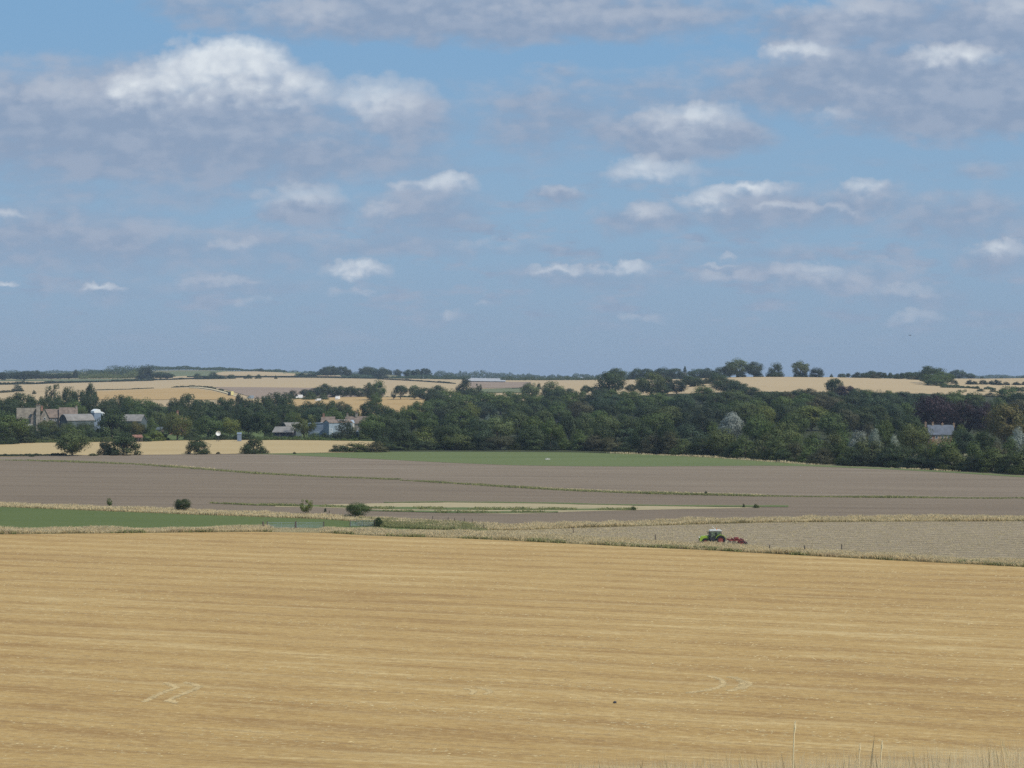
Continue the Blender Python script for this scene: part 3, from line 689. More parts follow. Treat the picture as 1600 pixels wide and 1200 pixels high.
parse('''
615 646 40 D r; 643 640 46 G r; 691 638 26 K t; 720 640 48 G r; 747 654 32 B r; 757 628 34 B r | rounded blue-green tree rising above the small silver-leaved bush; 735 630 30 Y r; 705 628 38 O r; 680 623 36 G r; 660 627 32 G r; 638 634 30 G r; 782 619 40 G r; 722 617 48 G r; 700 609 44 G r Y=1420; 760 613 40 G r; 794 612 30 G r; 668 645 34 G r; 740 606 30 D r Y=1480; 680 612 30 D r Y=1400
660 667 50 Y f | bright yellow-green bushy tree low on the wood's left side; 702 662 44 D r; 628 660 34 D r; 777 651 52 L r | large grey-green rounded tree just right of the small silver bush; 762 650 15 S f Y=870 | small silver-leaved bush poking out of the wood's left side; 730 668 36 D r; 752 672 38 B r; 600 668 36 D f; 640 676 34 D f
815 614 32 G r; 840 617 32 G r; 862 619 36 D r; 889 613 28 G r; 906 611 22 G r; 930 611 30 B r; 955 609 32 G r; 985 611 36 G r; 906 627 36 R r | brownish rounded tree in the wood's middle, left of the small sunlit gap; 936 621 28 B r; 960 617 32 B r; 978 622 30 G r; 951 631 26 D r; 872 629 32 G r; 836 630 34 D r; 812 629 32 G r; 850 642 32 O r; 800 640 34 D r
936 642 32 G r; 914 645 28 L r; 943 649 46 O r; 980 648 42 D r; 889 648 32 D r; 862 655 30 G r; 833 651 32 G r; 808 644 40 O r; 897 664 13 L c | small pointed pale green tree standing in front of the wood's dark middle; 870 669 34 G f; 975 662 46 B f; 831 666 42 D r; 925 670 34 O f; 905 672 28 G f; 940 664 34 D r
1098 603 36 G r | rounded green tree at the wood's top edge left of the hill field's foot; 1136 593 46 D r Y=1480; 1152 596 34 D r Y=1440; 1146 609 46 O r; 1170 604 30 D r Y=1400; 1192 612 34 D r; 1064 616 38 B r; 1030 614 38 G r; 1008 618 32 G r; 1118 616 32 D r; 1180 622 34 G r; 1082 632 50 K r; 1108 634 36 K r; 1128 630 44 D r; 1045 635 40 O r | olive yellow tree in the wood's middle, above the round mid-green one; 1166 630 42 O r; 1194 635 30 Y r; 1012 630 42 D r; 1152 626 34 G r
1143 645 33 S t Y=860 | tall silver-leaved tree shining out of the dark wood; 1182 649 42 G r; 1027 646 54 G r | large round mid-green tree in the wood left of the silver-leaved tree; 1072 645 40 K r; 1098 646 36 K r; 1080 662 50 B f; 1113 660 24 G f; 1200 660 34 G r; 1045 660 30 D r; 1003 664 34 D r
1305 592 28 D r Y=1420 | dark round-topped tree standing tallest against the golden hill field; 1321 603 26 C r Y=1360; 1296 611 26 D r; 1211 612 28 D r; 1231 612 26 R r; 1248 608 22 B r Y=1330; 1265 607 20 R r Y=1330; 1282 612 26 R r; 1341 607 28 B r Y=1330; 1357 609 26 G r Y=1320; 1372 611 24 B r; 1388 611 26 G r
1222 620 38 G r; 1256 615 34 G r; 1276 621 30 R r; 1300 621 36 R r; 1330 615 46 D r; 1364 620 46 B r; 1394 616 34 B r; 1225 632 42 D r; 1250 629 36 D r; 1240 646 40 G r; 1268 635 56 Y r | big bright spreading green tree in the wood right of the silver-leaved tree; 1300 645 40 G r; 1322 640 36 R r; 1318 628 34 D r; 1345 636 38 D r; 1370 634 38 D r; 1395 632 34 B r; 1340 648 26 B f; 1362 648 30 B f; 1388 648 26 O f
1358 661 30 R f; 1382 657 30 G t | bright green upright tree just right of the two silver shrubs; 1342 673 32 S f | wide silver-leaved shrub in the wood, left of a smaller silver one; 1366 671 18 S t | small silver-leaved shrub beside the bright green upright tree; 1398 679 16 S f | silver shrub half hidden right of the bright green upright tree; 1225 661 52 O r; 1270 676 40 G f; 1300 676 38 O f; 1322 672 34 G f; 1250 682 34 G f; 1350 684 44 O f; 1320 690 34 G f
1411 612 30 B r Y=1300; 1440 615 32 B r; 1465 614 30 D r; 1490 613 30 G r; 1504 609 22 G o Y=1300; 1522 613 30 G r; 1410 630 34 G r; 1424 624 32 B r; 1456 619 56 C r Y=930 | broadest dark copper purple tree, left behind the slate-roofed house; 1505 627 42 C r Y=900 | middle dark copper purple tree, right behind the slate-roofed house; 1537 630 32 C r Y=890 | rightmost dark copper purple tree beside the big olive tree; 1425 650 34 D r; 1482 630 40 C r Y=960; 1400 650 28 D r
1427 663 50 O r Y=735 | large olive tree standing left in front of the slate-roofed house; 1500 664 20 O r Y=745; 1505 671 34 B r Y=722; 1527 673 25 L w Y=735 | drooping pale green willow-like tree right of the slate-roofed house; 1573 633 56 N r Y=800 | big tawny olive tree right of the copper purple trees; 1590 669 26 S f Y=705 | silver-leaved bush at the wood's far right edge; 1579 682 24 G f; 1545 640 24 D r Y=1000; 1576 604 34 G r Y=1330; 1597 612 30 D r; 1592 625 36 R r; 1560 622 26 G r; 1600 650 34 D r; 1540 672 30 D r
1640 615 50 D r; 1680 620 50 G r; 1730 615 50 D r; 1780 620 55 O r; 1640 650 55 G r; 1700 655 60 D r; 1770 650 60 D r; 1840 630 60 D r; 1880 660 60 G r
''', 'in the wood')
parse('''
532 694 30 D b b=706; 558 691 40 O b b=706; 588 690 34 R b b=706.3; 625 689 50 D b; 665 688 46 D b; 712 678 46 O r; 733 688 38 D f; 757 690 40 K f; 782 681 44 R r; 610 690 34 O b; 690 692 36 D b
812 682 40 O f; 836 680 34 D f; 860 688 32 K f; 885 685 30 G f; 907 680 30 G f; 931 679 38 R f; 956 683 36 R f; 986 685 38 O f; 1018 678 42 R f; 1046 675 36 R f; 1072 686 46 O f; 1098 682 38 D f; 1125 671 46 O r; 1165 680 50 G f; 1192 678 42 O f; 1145 692 34 D f; 900 692 34 K f; 970 694 34 K f; 1030 694 36 K f; 1110 694 36 K f
1212 682 42 O f; 1238 690 36 R f; 1282 699 44 R f; 1305 694 34 D f; 1332 699 40 D f; 1362 690 52 O f; 1392 691 46 D f; 1260 704 26 G b; 1318 712 26 G b; 1345 708 34 K f; 1380 706 40 K f; 1225 700 30 D f
1412 698 46 D f; 1442 695 40 O f; 1462 688 30 Y f; 1477 682 40 G f; 1492 701 60 O f; 1522 690 36 G f; 1550 699 52 O f; 1577 710 48 D f; 1602 696 44 O f; 1430 712 44 K f; 1470 714 44 K f; 1518 712 46 K f; 1560 690 34 R f; 1598 728 18 O b
1640 700 60 D f; 1690 705 60 O f; 1740 710 60 D f; 1800 712 70 D f; 1860 715 70 O f
''', 'along the front edge of the wood')
parse('''
28 600 18 B f Y=1950 | dark rounded tree alone on the pale field above the village; 53.5 609 6 D f Y=1850 | small round bush alone on the pale field right of a rounded tree
458 609 16 D f Y=1700; 446 612 10 R o Y=1700; 478 608 19 K r Y=1720; 492 606 18 K r Y=1720; 507 599.5 22 D r Y=1730; 522 604 20 D r Y=1730; 535 603 19 D r Y=1730; 548 603 19 D r Y=1730; 561 606 20 D r Y=1730; 485 612 24 G f Y=1660; 505 613 16 G f Y=1660; 577 598 18 D r Y=1640; 592 594 20 G r Y=1650
615 611 8 D o Y=1650; 626 602 22 D p Y=1640 | flat-topped dark tree with bare trunks near the pale far field; 648 602 16 L r Y=1640; 661 605 26 D r Y=1620; 683 602 27 D r Y=1620; 748 599.5 11 D o Y=1750; 725 589.5 27 K f Y=1700 | lone dense dark tree standing on the pale far field above the wood
828 598.5 25 L r Y=1480; 863 596.5 30 L r Y=1450; 842 598 8 D f Y=1800; 862 607 34 D r Y=1420; 885 607 26 D r Y=1500; 915 601.5 15 D r Y=1600; 928 603.5 14 D r Y=1600; 953 581 42 D r Y=1480 | big broad tree rising above the wood left of the skyline trees; 964 575 24 D r Y=2100; 986 600 18 D r Y=1600; 943 606 26 D r Y=1450
1018 582.5 40 O r Y=1470 | tall broad olive tree rising above the wood, below the skyline trees; 1043 588 20 D r Y=1550; 1057 594 30 K r Y=1500; 1035 601 26 D r Y=1480; 1078 587 28 D r Y=1650; 1090 589 20 D f Y=1650; 1103 590 11 R f Y=1700; 1121 583 28 D r Y=1600; 1005 594 20 D r Y=1550
''', 'above the wood')
parse('''
1141 570 22 D r Y=1905; 1151 560.5 32 L r Y=1895 | tallest pale green tree of the skyline row on the hill crest; 1178 565.5 26 D r Y=1895 | loose skyline tree touching the right of the tallest one; 1211 566.5 26 D f Y=1895 | dark forked skyline tree standing apart between two others on the crest; 1251 564 27 L r Y=1895 | round pale green skyline tree alone on the hill crest; 1275 574 24 K f Y=1895 | dome-shaped dark skyline tree just right of the round pale one
1185 581 16 K b Y=1893; 1204 582 12 K b Y=1892; 1247 580.5 13 D b Y=1892; 1256 582 12 K b Y=1893; 1158 580 14 K b Y=1893; 1299 583.5 5 D f Y=1915; 1316 583 14 D f Y=1915; 1325 583 7 D t Y=1920; 1338 581 17 K f Y=1915; 1352 582 14 D r Y=1930; 1361 579 16 D r Y=1960; 1368 584 14 R f Y=1905; 1375 581 14 D r Y=1950; 1382 582 8 D t Y=1910; 1391 582 7 D t Y=1915; 1402 583 11 D f Y=1920; 1410 582 9 D t Y=1920; 1420 581 18 D r Y=1935; 1432 581 20 D r Y=1935; 1425 587 16 R f Y=1905; 1437 586 12 D f Y=1900
1455 572 34 D r Y=1780 | tall dense dark tree at the right end of the golden hill field; 1449 584 22 G r Y=1740; 1470 581 28 G r Y=1750; 1463 589 30 G f Y=1720; 1481 583 20 D r Y=1800; 1491 593.5 12 D f Y=1800; 1497.5 577.5 22 B r Y=2600; 1488 580 12 B r Y=2600; 1516 583 16 B r Y=2600; 1535 588 6 B f Y=2600; 1565 589 6 D f Y=2600; 1598 588 8 D f Y=2600
1532.5 606.5 12 D f Y=1600; 1551.5 607 13 D f Y=1600; 1546 613 18 D f Y=1480
''', 'on the hill crest')
parse('''
3 581.5 18 K r Y=2750; 38 579.5 30 K r Y=2680 | broad near black tree on the far left skyline; 21 582 16 D r Y=2900; 56 578.5 15 D r Y=2850; 66 582 18 D r Y=2850; 80 584 18 D r Y=2850; 94 582.5 18 D r Y=2850; 107 583 16 D r Y=2850; 118 577.5 7 D t Y=2850; 126 583 12 D r Y=2850
227 571.5 25 K f Y=2750 | large dome-shaped dark tree on the far left hillside; 250 581 20 B r Y=2760; 262 583 16 B r Y=2760; 309 583 13 D f Y=2700; 333 580.5 20 D f Y=2700; 322 587 26 D b Y=2690; 345 587 20 D b Y=2690; 362 584.5 13 D f Y=2700; 388 585 13 D f Y=2700; 404 584.5 9 D f Y=2700; 409 575 9 D f Y=3500; 431 586 5 D f Y=2700
470 582.5 22 D b Y=2850; 485 583 22 D b Y=2850; 508 573 17 D r Y=3000; 516 571.5 14 D r Y=3050; 523 572 13 D r Y=3050; 535 572.5 17 D r Y=3000; 543 577 14 D r Y=3000; 498 580 14 D b Y=3050
570 572.5 18 D r Y=3000; 577 573 12 D r Y=3050; 583 574 16 D r Y=3050; 597 574 16 D r Y=3050; 595 578 24 K f Y=2900; 607 577 12 D r Y=3250; 621 577 13 D r Y=3250; 638 577.5 16 D r Y=3000; 650 577 16 D r Y=3000; 664 575.5 14 K r Y=2980; 656 579 12 D r Y=3000; 698 585.5 12 D b Y=2950
995 575 16 B r Y=2300; 1010 576 20 B r Y=2300; 986 582 12 B f Y=2300; 1037 574 24 B r Y=2300; 1027 578 14 B r Y=2300; 1055 575.5 20 D r Y=2300; 1070 572.5 7 D c Y=2300; 1064 580 12 D r Y=2280; 1090 576 28 B r Y=2250; 1106 575 20 B r Y=2250; 1125 573.5 22 B r Y=2150; 1113 580 16 D r Y=2150
''', 'on the far skyline')
parse('''
171 778 8 G o b=793.5 | tiny sapling alone on the grassy bank at the far left; 285 779.5 24 D r b=799 | rounded dark green bush on the dry bank, left of the slim yellowish tree; 478 780 18 Y o b=805.5 | slim yellowish young tree on the dry bank left of the roundest bush; 508 794 4 D f b=800 | very small dark bush right of the slim yellowish young tree; 560 785 34 G r b=808.5 | largest round dark green bush on the dry bank; 591 808 11 D t b=823.5 | small upright dark bush in tall grass right of the field gates
341 706 7 R b b=709.6; 145 708 14 D b b=712; 49 709 8 D b b=713.5; 460 707 5 D b b=709.5; 990 793 7 G b b=797; 1181 790.5 9 G b b=793.5; 1162 791 4 D b b=793; 1103 770 5 D b b=772.6
''', 'bank')
# landmarks used to say which tree is which
LMK = [(70, 'the stone manor'), (120, 'the dark barn'), (212, 'the red-roofed shelter'), (277, 'the brick chimney'), (341, 'the white dish'), (440, 'the grey lean-to sheds'),
       (515, 'the blue-grey barn'), (560, 'the long tiled house'), (660, 'the yellow-green bushy tree'), (762, 'the small silver bush'), (866, 'the pale cottage roof'),
       (953, 'the big broad tree'), (1143, 'the silver-leaved tree'), (1268, 'the big bright spreading tree'), (1354, 'the paired silver shrubs'), (1470, 'the slate-roofed house'), (1575, 'the big tawny tree')]
LMK_FAR = [(53, 'the broad black skyline tree'), (227, 'the dome-shaped hillside tree'), (360, 'the yellow lorry'), (497, 'the white vans'), (615, 'the grassy burial mound'), (725, 'the lone dense dark tree'),
           (953, 'the big broad tree'), (1151, 'the tallest skyline tree'), (1275, 'the dome-shaped skyline tree'), (1455, 'the tall dense dark tree'), (1535, 'the hedge of round bushes')]
ORD = ['', 'second ', 'third ', 'fourth ', 'fifth ', 'sixth ', 'seventh ', 'eighth ', 'ninth ', 'tenth ', 'eleventh ', 'twelfth ']
def visible_label(lst):
    """a label for every tree that has none of its own: look, then place beside something findable"""
    byk = {}
    for t in lst:
        u, top, w, tone, kind, o = t
        if o['label']: continue
        L = LMK_FAR if o['row'] in ('on the far skyline', 'on the hill crest', 'above the wood') else LMK
        lu, ln = min(L, key=lambda q: abs(q[0] - u))
        side = 'right of' if u >= lu else 'left of'
        what = 'bush' if (kind == 'b' or w < 9) else 'tree'
        row = o['row']
        if row == 'in the wood': row = 'high in the wood' if top < 618 else ('in mid wood' if top < 646 else 'low in the wood')
        if row == 'bank': row = 'at the field edge'
        if row.startswith('along'): row = 'on the wood edge'
        if row == 'front of the village': row = 'before the village'
        byk.setdefault((tone, kind, what, row, side, ln), []).append((abs(u - lu), t))
    used = {}
    for (tone, kind, what, row, side, ln), v in byk.items():
        v.sort(key=lambda q: q[0])
        for i, (_, t) in enumerate(v):
            lab = '%s%s %s %s %s, %s %s' % (ORD[i], TWORD[tone], KWORD[kind], what, row, side, ln)
            t[5]['label'] = lab.strip()
GROUP = {'field': 'trees along the wheat field edge', 'front of the village': 'trees in front of the village', 'behind the village': 'trees behind the village', 'in the wood': 'trees of the wood',
         'along the front edge of the wood': 'bushes along the front edge of the wood', 'above the wood': 'trees rising above the wood', 'on the hill crest': 'trees on the hill crest',
         'on the far skyline': 'trees on the far skyline', 'bank': 'bushes on the field banks'}
visible_label(TREES)
def place_tree(t, idx):
    u, top, w, tone, kind, o = t
    rr = random.Random(idx * 7 + 3)
    if 'b' in o:
        p = unproject(u, o['b'])[0]; Y = p[1]
    elif 'Y' in o:
        Y = o['Y']
    else:
        Y = 700.0; e = float(EDGE(u)); Hwant = 12.5 if kind not in 'fb' else 8.5
        cand = np.arange(e + (7 if o['row'].startswith('along') else 18), 1500, 6.0)
        hh = CZ - (top - HOR) / F * cand - height((u - 800) / F * cand, cand)
        if o['row'].startswith('along'):
            Y = e + rr.uniform(3, 10) + (0 if top > 695 else 8)
        else:
            good = np.where(hh <= Hwant)[0]
            Y = float(cand[good[0]]) if len(good) else 1450.0
    p = ground_at(u, Y)
    H = CZ - (top - HOR) / F * Y - p.z
    H = max(H, 1.0) * 1.02
    wm = w / F * Y * 1.05
    key = rr.choice(KIND[kind])
    cm, tm, wmesh = PROTO[key]
    c = TONE[tone]; j = rr.uniform(.86, 1.16)
    colr = (c[0] * j * rr.uniform(.94, 1.08), c[1] * j, c[2] * j * rr.uniform(.9, 1.1), 1.0)
    name = 'bush' if (kind == 'b' or w < 9 or o['row'] == 'bank' or (kind == 'f' and o['row'] == 'along the front edge of the wood')) else ('silver_tree' if tone == 'S' else 'copper_tree' if tone == 'C' else 'broadleaf_tree')
    sc = (wm, wm * rr.uniform(.9, 1.1), H)
    rz = rr.uniform(0, 6.28)
    if Y < 1560:
        r = empty(name, (p.x, p.y, p.z - .1))
        r.rotation_euler = (0, 0, rz); r.scale = sc
        a = bpy.data.objects.new('crown', cm); a.parent = r; a.color = colr; COL.objects.link(a)
        b = bpy.data.objects.new('trunk', tm); b.parent = r; COL.objects.link(b)
    else:
        r = bpy.data.objects.new(name, wmesh); r.location = (p.x, p.y, p.z - .3); r.rotation_euler = (0, 0, rz); r.scale = sc; r.color = colr; COL.objects.link(r)
    tag(r, o['label'], 'bush' if name == 'bush' else 'tree', GROUP[o['row']])
for i, t in enumerate(TREES):
    place_tree(t, i)

# ------------------------------------------------------------------ hedges and far woods: leafy strips that follow the land
def leafy_strip(name, pts, hpx, depth, tone, label=None, cat='hedge', group=None, kind=None, leaf=None, dens=1.0, jag=.35, uy=False, gap=0.0):
    us = np.array([p[0] for p in pts], float); ys = np.array([p[1] for p in pts], float)
    n = int(max(12, (us[-1] - us[0]) * 1.2))
    u = np.linspace(us[0], us[-1], n); y = np.interp(u, us, ys)
    if uy:
        P = np.stack([(u - 800) / F * y, y, height((u - 800) / F * y, y)], 1)
    else:
        P = unproject(u, y)
    scale = P[:, 1] / F
    hp = np.interp(np.linspace(0, 1, n), np.linspace(0, 1, len(hpx)), hpx) if isinstance(hpx, (list, tuple)) else np.full(n, float(hpx))
    prof = np.ones(n)
    for L in (3.0, 8.0, 21.0):
        prof += np.interp(u, np.arange(us[0] - L, us[-1] + 2 * L, L), rng.normal(size=len(np.arange(us[0] - L, us[-1] + 2 * L, L))) * jag * .5)
    prof = np.clip(prof, .12, 1.9)
    Hm = hp * scale * prof
    if gap:
        gp = np.interp(u, np.arange(us[0] - 6, us[-1] + 12, 6.0), rng.uniform(size=len(np.arange(us[0] - 6, us[-1] + 12, 6.0))))
        Hm = np.where(gp < gap, Hm * .15, Hm)
    ls = leaf or float(np.median(scale)) * 1.1
    per = int(26 * dens)
    k = n * per
    idx = rng.integers(0, n - 1, k); f = rng.uniform(size=k)
    c = P[idx] * (1 - f[:, None]) + P[idx + 1] * f[:, None]
    h = Hm[idx] * (1 - f) + Hm[idx + 1] * f
    th = rng.uniform(0, math.pi, k)
    rad = rng.uniform(.3, 1, k) ** .45
    off = np.cos(th) * rad
    c[:, 1] += off * depth * .5
    c[:, 2] += np.sin(th) * rad * h + .05 * h
    nn = np.stack([rng.normal(size=k) * .5, np.cos(th) * 1.0 + rng.normal(size=k) * .3, np.sin(th) + rng.normal(size=k) * .3], 1)
    nn /= np.linalg.norm(nn, axis=1, keepdims=True)
    V, Fq = leaf_quads(c, nn, ls * rng.uniform(.6, 1.5, k))
    ctr = P[n // 2].copy(); V -= ctr
    o = mk(name, V, Fq, M['leaf']); o.location = ctr
    set_tint(o, np.clip(.5 + rng.normal(size=k) * .18, 0, 1))
    cc = TONE[tone]; o.color = (*cc, 1)
    return tag(o, label, cat, group, kind)

leafy_strip('hedge', [(-200, 602.5), (0, 601.3), (60, 600.2), (100, 598.6), (160, 597), (240, 595)], 3.0, 5, 'K', 'long dark clipped hedge along the top of the pale far left field')
leafy_strip('hedge', [(200, 595.4), (270, 593.5), (340, 591), (400, 589.6), (500, 590.4), (590, 592)], 2.0, 4, 'K', 'low dark hedge climbing right along the top of the wide pale field')
leafy_strip('hedge', [(590, 592.6), (650, 595.6), (712, 599.8)], 1.5, 3, 'K', 'thin dark hedge slanting down between two pale fields left of the lone tree')
leafy_strip('hedge', [(0, 614), (22, 612.8)], 2.2, 3, 'R', 'short brown hedge left of the rounded tree on the pale field')
leafy_strip('hedge', [(150, 609.8), (200, 608.6), (240, 606.8)], 1.0, 3, 'R', 'faint grey hedge line between the pale and amber far fields')
leafy_strip('hedge', [(268, 605.6), (305, 604.6), (330, 607), (350, 612), (372, 619.5)], 2.4, 4, 'R', 'patchy low hedge beside the pale track on the far slope', gap=.35)
leafy_strip('hedge', [(560, 620), (600, 621), (650, 621.5)], 2.2, 5, 'D', 'dark hedge along the top of the small amber field')
leafy_strip('hedge', [(460, 624.5), (500, 621.5), (540, 619.5)], 1.6, 4, 'O', 'low hedge behind the parked white vans')
leafy_strip('hedge', [(800, 608), (816, 607)], 1.6, 4, 'K', 'short dark hedge at left of two pale green trees')
leafy_strip('hedge', [(1470, 605.6), (1490, 606), (1512, 606.5), (1530, 607.8)], 4.0, 6, 'D', 'thick dark hedge right of the tall dense tree on the hill')
leafy_strip('hedge', [(1538, 608.3), (1555, 608.6)], 4.0, 6, 'D', 'short dark hedge piece between two hedges on the right-hand hill')
leafy_strip('hedge', [(1580, 611), (1640, 613)], 6.0, 6, 'D', 'dark hedge at the right edge of the hill fields')
leafy_strip('hedge', [(1060, 602), (1080, 600.5), (1112, 596.5)], 5.0, 6, 'K', 'dark hedge at the upper side of the small sloping golden field')
leafy_strip('hedge', [(-200, 717), (0, 713.3), (60, 712.3), (104, 711.4)], 3.0, 2.5, 'K', 'low dark hedge along the lower edge of the wheat field')
leafy_strip('hedge', [(400, 688), (430, 687.5), (500, 688), (560, 689)], 5.0, 5, 'G', 'green hedge along the top of the wheat field below the farm buildings')
leafy_strip('hedge', [(40, 692), (90, 691.5), (160, 690.5), (200, 690)], 6.0, 5, 'O', 'olive hedge along the top of the wheat field below the manor')
leafy_strip('hedge', [(290, 688), (340, 687.5), (398, 687)], 5.5, 5, 'D', 'dark hedge along the top of the wheat field beside the white dish')
for i, (u, t, w) in enumerate([(1515, 593, 13), (1523, 595, 10), (1536, 593, 14), (1549, 594, 12), (1558, 593, 17), (1572, 596, 11), (1588, 596, 14), (1601, 596, 12), (1620, 597, 14)]):
    p = unproject(u, 600.6 + (1.0 if u > 1550 else 0))[0]; p = Vector(p); Yh = p.y
    o = bpy.data.objects.new('hedge_bush', PROTO['low%d' % (i % 3)][2]); COL.objects.link(o)
    z = CZ - (t - HOR) / F * Yh
    o.location = (p.x, p.y, p.z - .2); o.scale = (w / F * Yh, 8, max(z - p.z, 3)); o.color = (*TONE['K'], 1)
    tag(o, '%sround dark bush from the left in the gapped hedge on the right-hand hill' % ['first ', 'second ', 'third ', 'fourth ', 'fifth ', 'sixth ', 'seventh ', 'eighth ', 'ninth '][i], 'bush', 'round bushes of the gapped hedge')
W_ = 'distant wood'
leafy_strip('far_wood', [(-200, 2950), (0, 2950), (130, 2950)], [9, 9, 7], 60, 'B', 'low bluish wood along the far left skyline', 'wood', kind='stuff', uy=True)
leafy_strip('far_wood', [(130, 3000), (180, 3050), (232, 3100)], [11, 12, 13], 150, 'B', 'bluish wood on the slope left of the dome-shaped hillside tree', 'wood', kind='stuff', uy=True, dens=2)
leafy_strip('far_wood', [(130, 2850), (200, 2850), (268, 2850)], [8, 9, 7], 90, 'O', 'scrubby bluish thicket on the slope above the far left hedge', 'wood', kind='stuff', uy=True, dens=1.5)
leafy_strip('far_wood', [(228, 3620), (280, 3620), (340, 3620), (400, 3600), (446, 3560)], [5.5, 5.5, 4, 3, 3.5], 60, 'B', 'thin dark wood along the crest of the far left hill', 'wood', kind='stuff', uy=True)
leafy_strip('far_wood', [(484, 3300), (560, 3200)], [4, 3], 60, 'B', 'thin bluish wood between two skyline tree clumps', 'wood', kind='stuff', uy=True)
leafy_strip('far_wood', [(536, 2960), (640, 2950)], [5, 4], 60, 'B', 'bluish scrub at the foot of the burial mound', 'wood', kind='stuff', uy=True)
leafy_strip('far_wood', [(640, 2950), (700, 2960), (735, 2960)], [6, 6, 5], 60, 'B', 'bluish scrub left behind the lone dense dark tree', 'wood', kind='stuff', uy=True)
leafy_strip('far_wood', [(668, 4600), (720, 4600), (800, 4700), (900, 4700), (1000, 4700)], [9, 10, 8, 9, 8], 90, 'B', 'long low bluish wood along the flat middle of the skyline', 'wood', kind='stuff', uy=True, dens=1.3)
leafy_strip('far_wood', [(782, 2850), (840, 2800), (900, 2800), (935, 2750)], [5, 6, 5, 3], 60, 'D', 'dark wood edge behind the pale field in the middle distance', 'wood', kind='stuff', uy=True)
leafy_strip('far_wood', [(970, 2500), (1060, 2400), (1140, 2250)], [10, 9, 8], 60, 'B', 'bluish undergrowth beneath the skyline trees left of the hill crest', 'wood', kind='stuff', uy=True)
leafy_strip('far_wood', [(1340, 1985), (1400, 1990), (1450, 1980)], [3, 5, 6], 20, 'B', 'dark scrub behind the row of small crest trees', 'wood', kind='stuff', uy=True)
leafy_strip('far_wood', [(1470, 5200), (1600, 5200), (1900, 5200)], [5, 5, 5], 90, 'B', 'thin bluish tree line beyond the right-hand hill', 'wood', kind='stuff', uy=True)
leafy_strip('far_wood', [(-400, 5200), (300, 5200), (640, 5200)], [6, 5, 6], 120, 'B', 'faint bluish wood on the left horizon', 'wood', kind='stuff', uy=True)

# ------------------------------------------------------------------ tall dry grass
def grass_mat(name, tip, low, alt, thru=.38):
    m, T = newmat(name)
    h = T.n('ShaderNodeAttribute', attribute_name='along').outputs['Fac']
    pos = T.n('ShaderNodeNewGeometry').outputs['Position']
    pz = T.vm('MULTIPLY', pos, (1, 1, 0))
    n1 = T.noise(pz, 0.22, 3.0, 0.6).outputs['Fac']; n2 = T.noise(pz, 3.0, 2.0, 0.5).outputs['Fac']
    c = T.mix(T.smooth(T.m('ADD', h, T.m('MULTIPLY', T.m('SUBTRACT', n1, 0.5), 1.2)), 0.1, 0.75), low, tip)
    c = T.mix(T.m('MULTIPLY', T.smooth(n1, 0.56, 0.68), 0.55), c, alt)
    c = T.mix(T.m('MULTIPLY', T.smooth(n2, 0.35, 0.7), 0.35), c, tuple(min(1, x * 1.35) for x in tip))
    b = T.n('ShaderNodeBsdfDiffuse', {'Color': c}); t = T.n('ShaderNodeBsdfTranslucent', {'Color': c})
    T.n('ShaderNodeOutputMaterial', {'Surface': T.n('ShaderNodeMixShader', {0: thru, 1: b.outputs[0], 2: t.outputs[0]}).outputs[0]})
    return m
M['dry_grass'] = grass_mat('dry grass', (0.74, 0.61, 0.37), (0.36, 0.31, 0.155), (0.40, 0.31, 0.19))
M['green_grass'] = grass_mat('greener grass', (0.34, 0.33, 0.15), (0.15, 0.18, 0.06), (0.20, 0.20, 0.08))
M['bank_grass'] = grass_mat('seeding grass', (0.90, 0.72, 0.45), (0.76, 0.59, 0.35), (0.80, 0.62, 0.40), .5)
def tufts(name, P, hgt, mat, label, blades=4, width=.07, spread=.18, lean=.3, cat='grass', jit=(.55, 1.2)):
    n = len(P); k = n * blades
    c = np.repeat(P, blades, 0) + np.concatenate([rng.normal(size=(k, 2)) * spread, np.zeros((k, 1))], 1)
    h = np.repeat(hgt, blades) * rng.uniform(jit[0], jit[1], k)
    a = rng.uniform(0, 2 * math.pi, k); w = width * rng.uniform(.6, 1.4, k)
    side = np.stack([np.cos(a), np.sin(a), np.zeros(k)], 1)
    ln = rng.normal(size=(k, 2)) * lean * h[:, None]
    tipv = np.concatenate([ln, h[:, None]], 1)
    mid = np.concatenate([ln * .35, h[:, None] * .6], 1)
    V = np.stack([c - side * w[:, None], c + side * w[:, None], c + mid + side * w[:, None] * .7, c + tipv, c + mid - side * w[:, None] * .7], 1)
    Fc = np.arange(k * 5).reshape(k, 5)
    ctr = V.reshape(-1, 3).mean(0)
    o = mk(name, V.reshape(-1, 3) - ctr, Fc, mat); o.location = ctr
    at = o.data.attributes.new('along', 'FLOAT', 'POINT')
    at.data.foreach_set('value', np.tile(np.array([0, 0, .6, 1, .6], np.float32), k))
    return tag(o, label, cat, kind='stuff')
def scatter(top, bot, u0, u1, dens, skip=None, uni=None):
    """points spread evenly over the ground between two lines"""
    n0 = 4000
    uu = rng.uniform(u0, u1, n0); t, b = curve(top)(uu), curve(bot)(uu)
    # estimate the area, then sample
    us = np.linspace(u0, u1, 60); A, B = unproject(us, curve(top)(us)), unproject(us, curve(bot)(us))
    L = np.linalg.norm(np.diff(B[:, :2], axis=0), axis=1).sum(); wd = np.abs(A[:, 1] - B[:, 1]).mean()
    n = int(L * wd * dens)
    s = rng.uniform(size=n); v = rng.uniform(size=n)
    u = u0 + (u1 - u0) * s
    Ya = np.interp(u, us, A[:, 1]); Yb = np.interp(u, us, B[:, 1])
    Y = Ya * (1 - v) + Yb * v
    keep = np.ones(n, bool)
    if skip: keep = ~((u > skip[0]) & (u < skip[1]))
    u, Y = u[keep], Y[keep]
    X = (u - 800) / F * Y
    return np.stack([X, Y, height(X, Y)], 1)
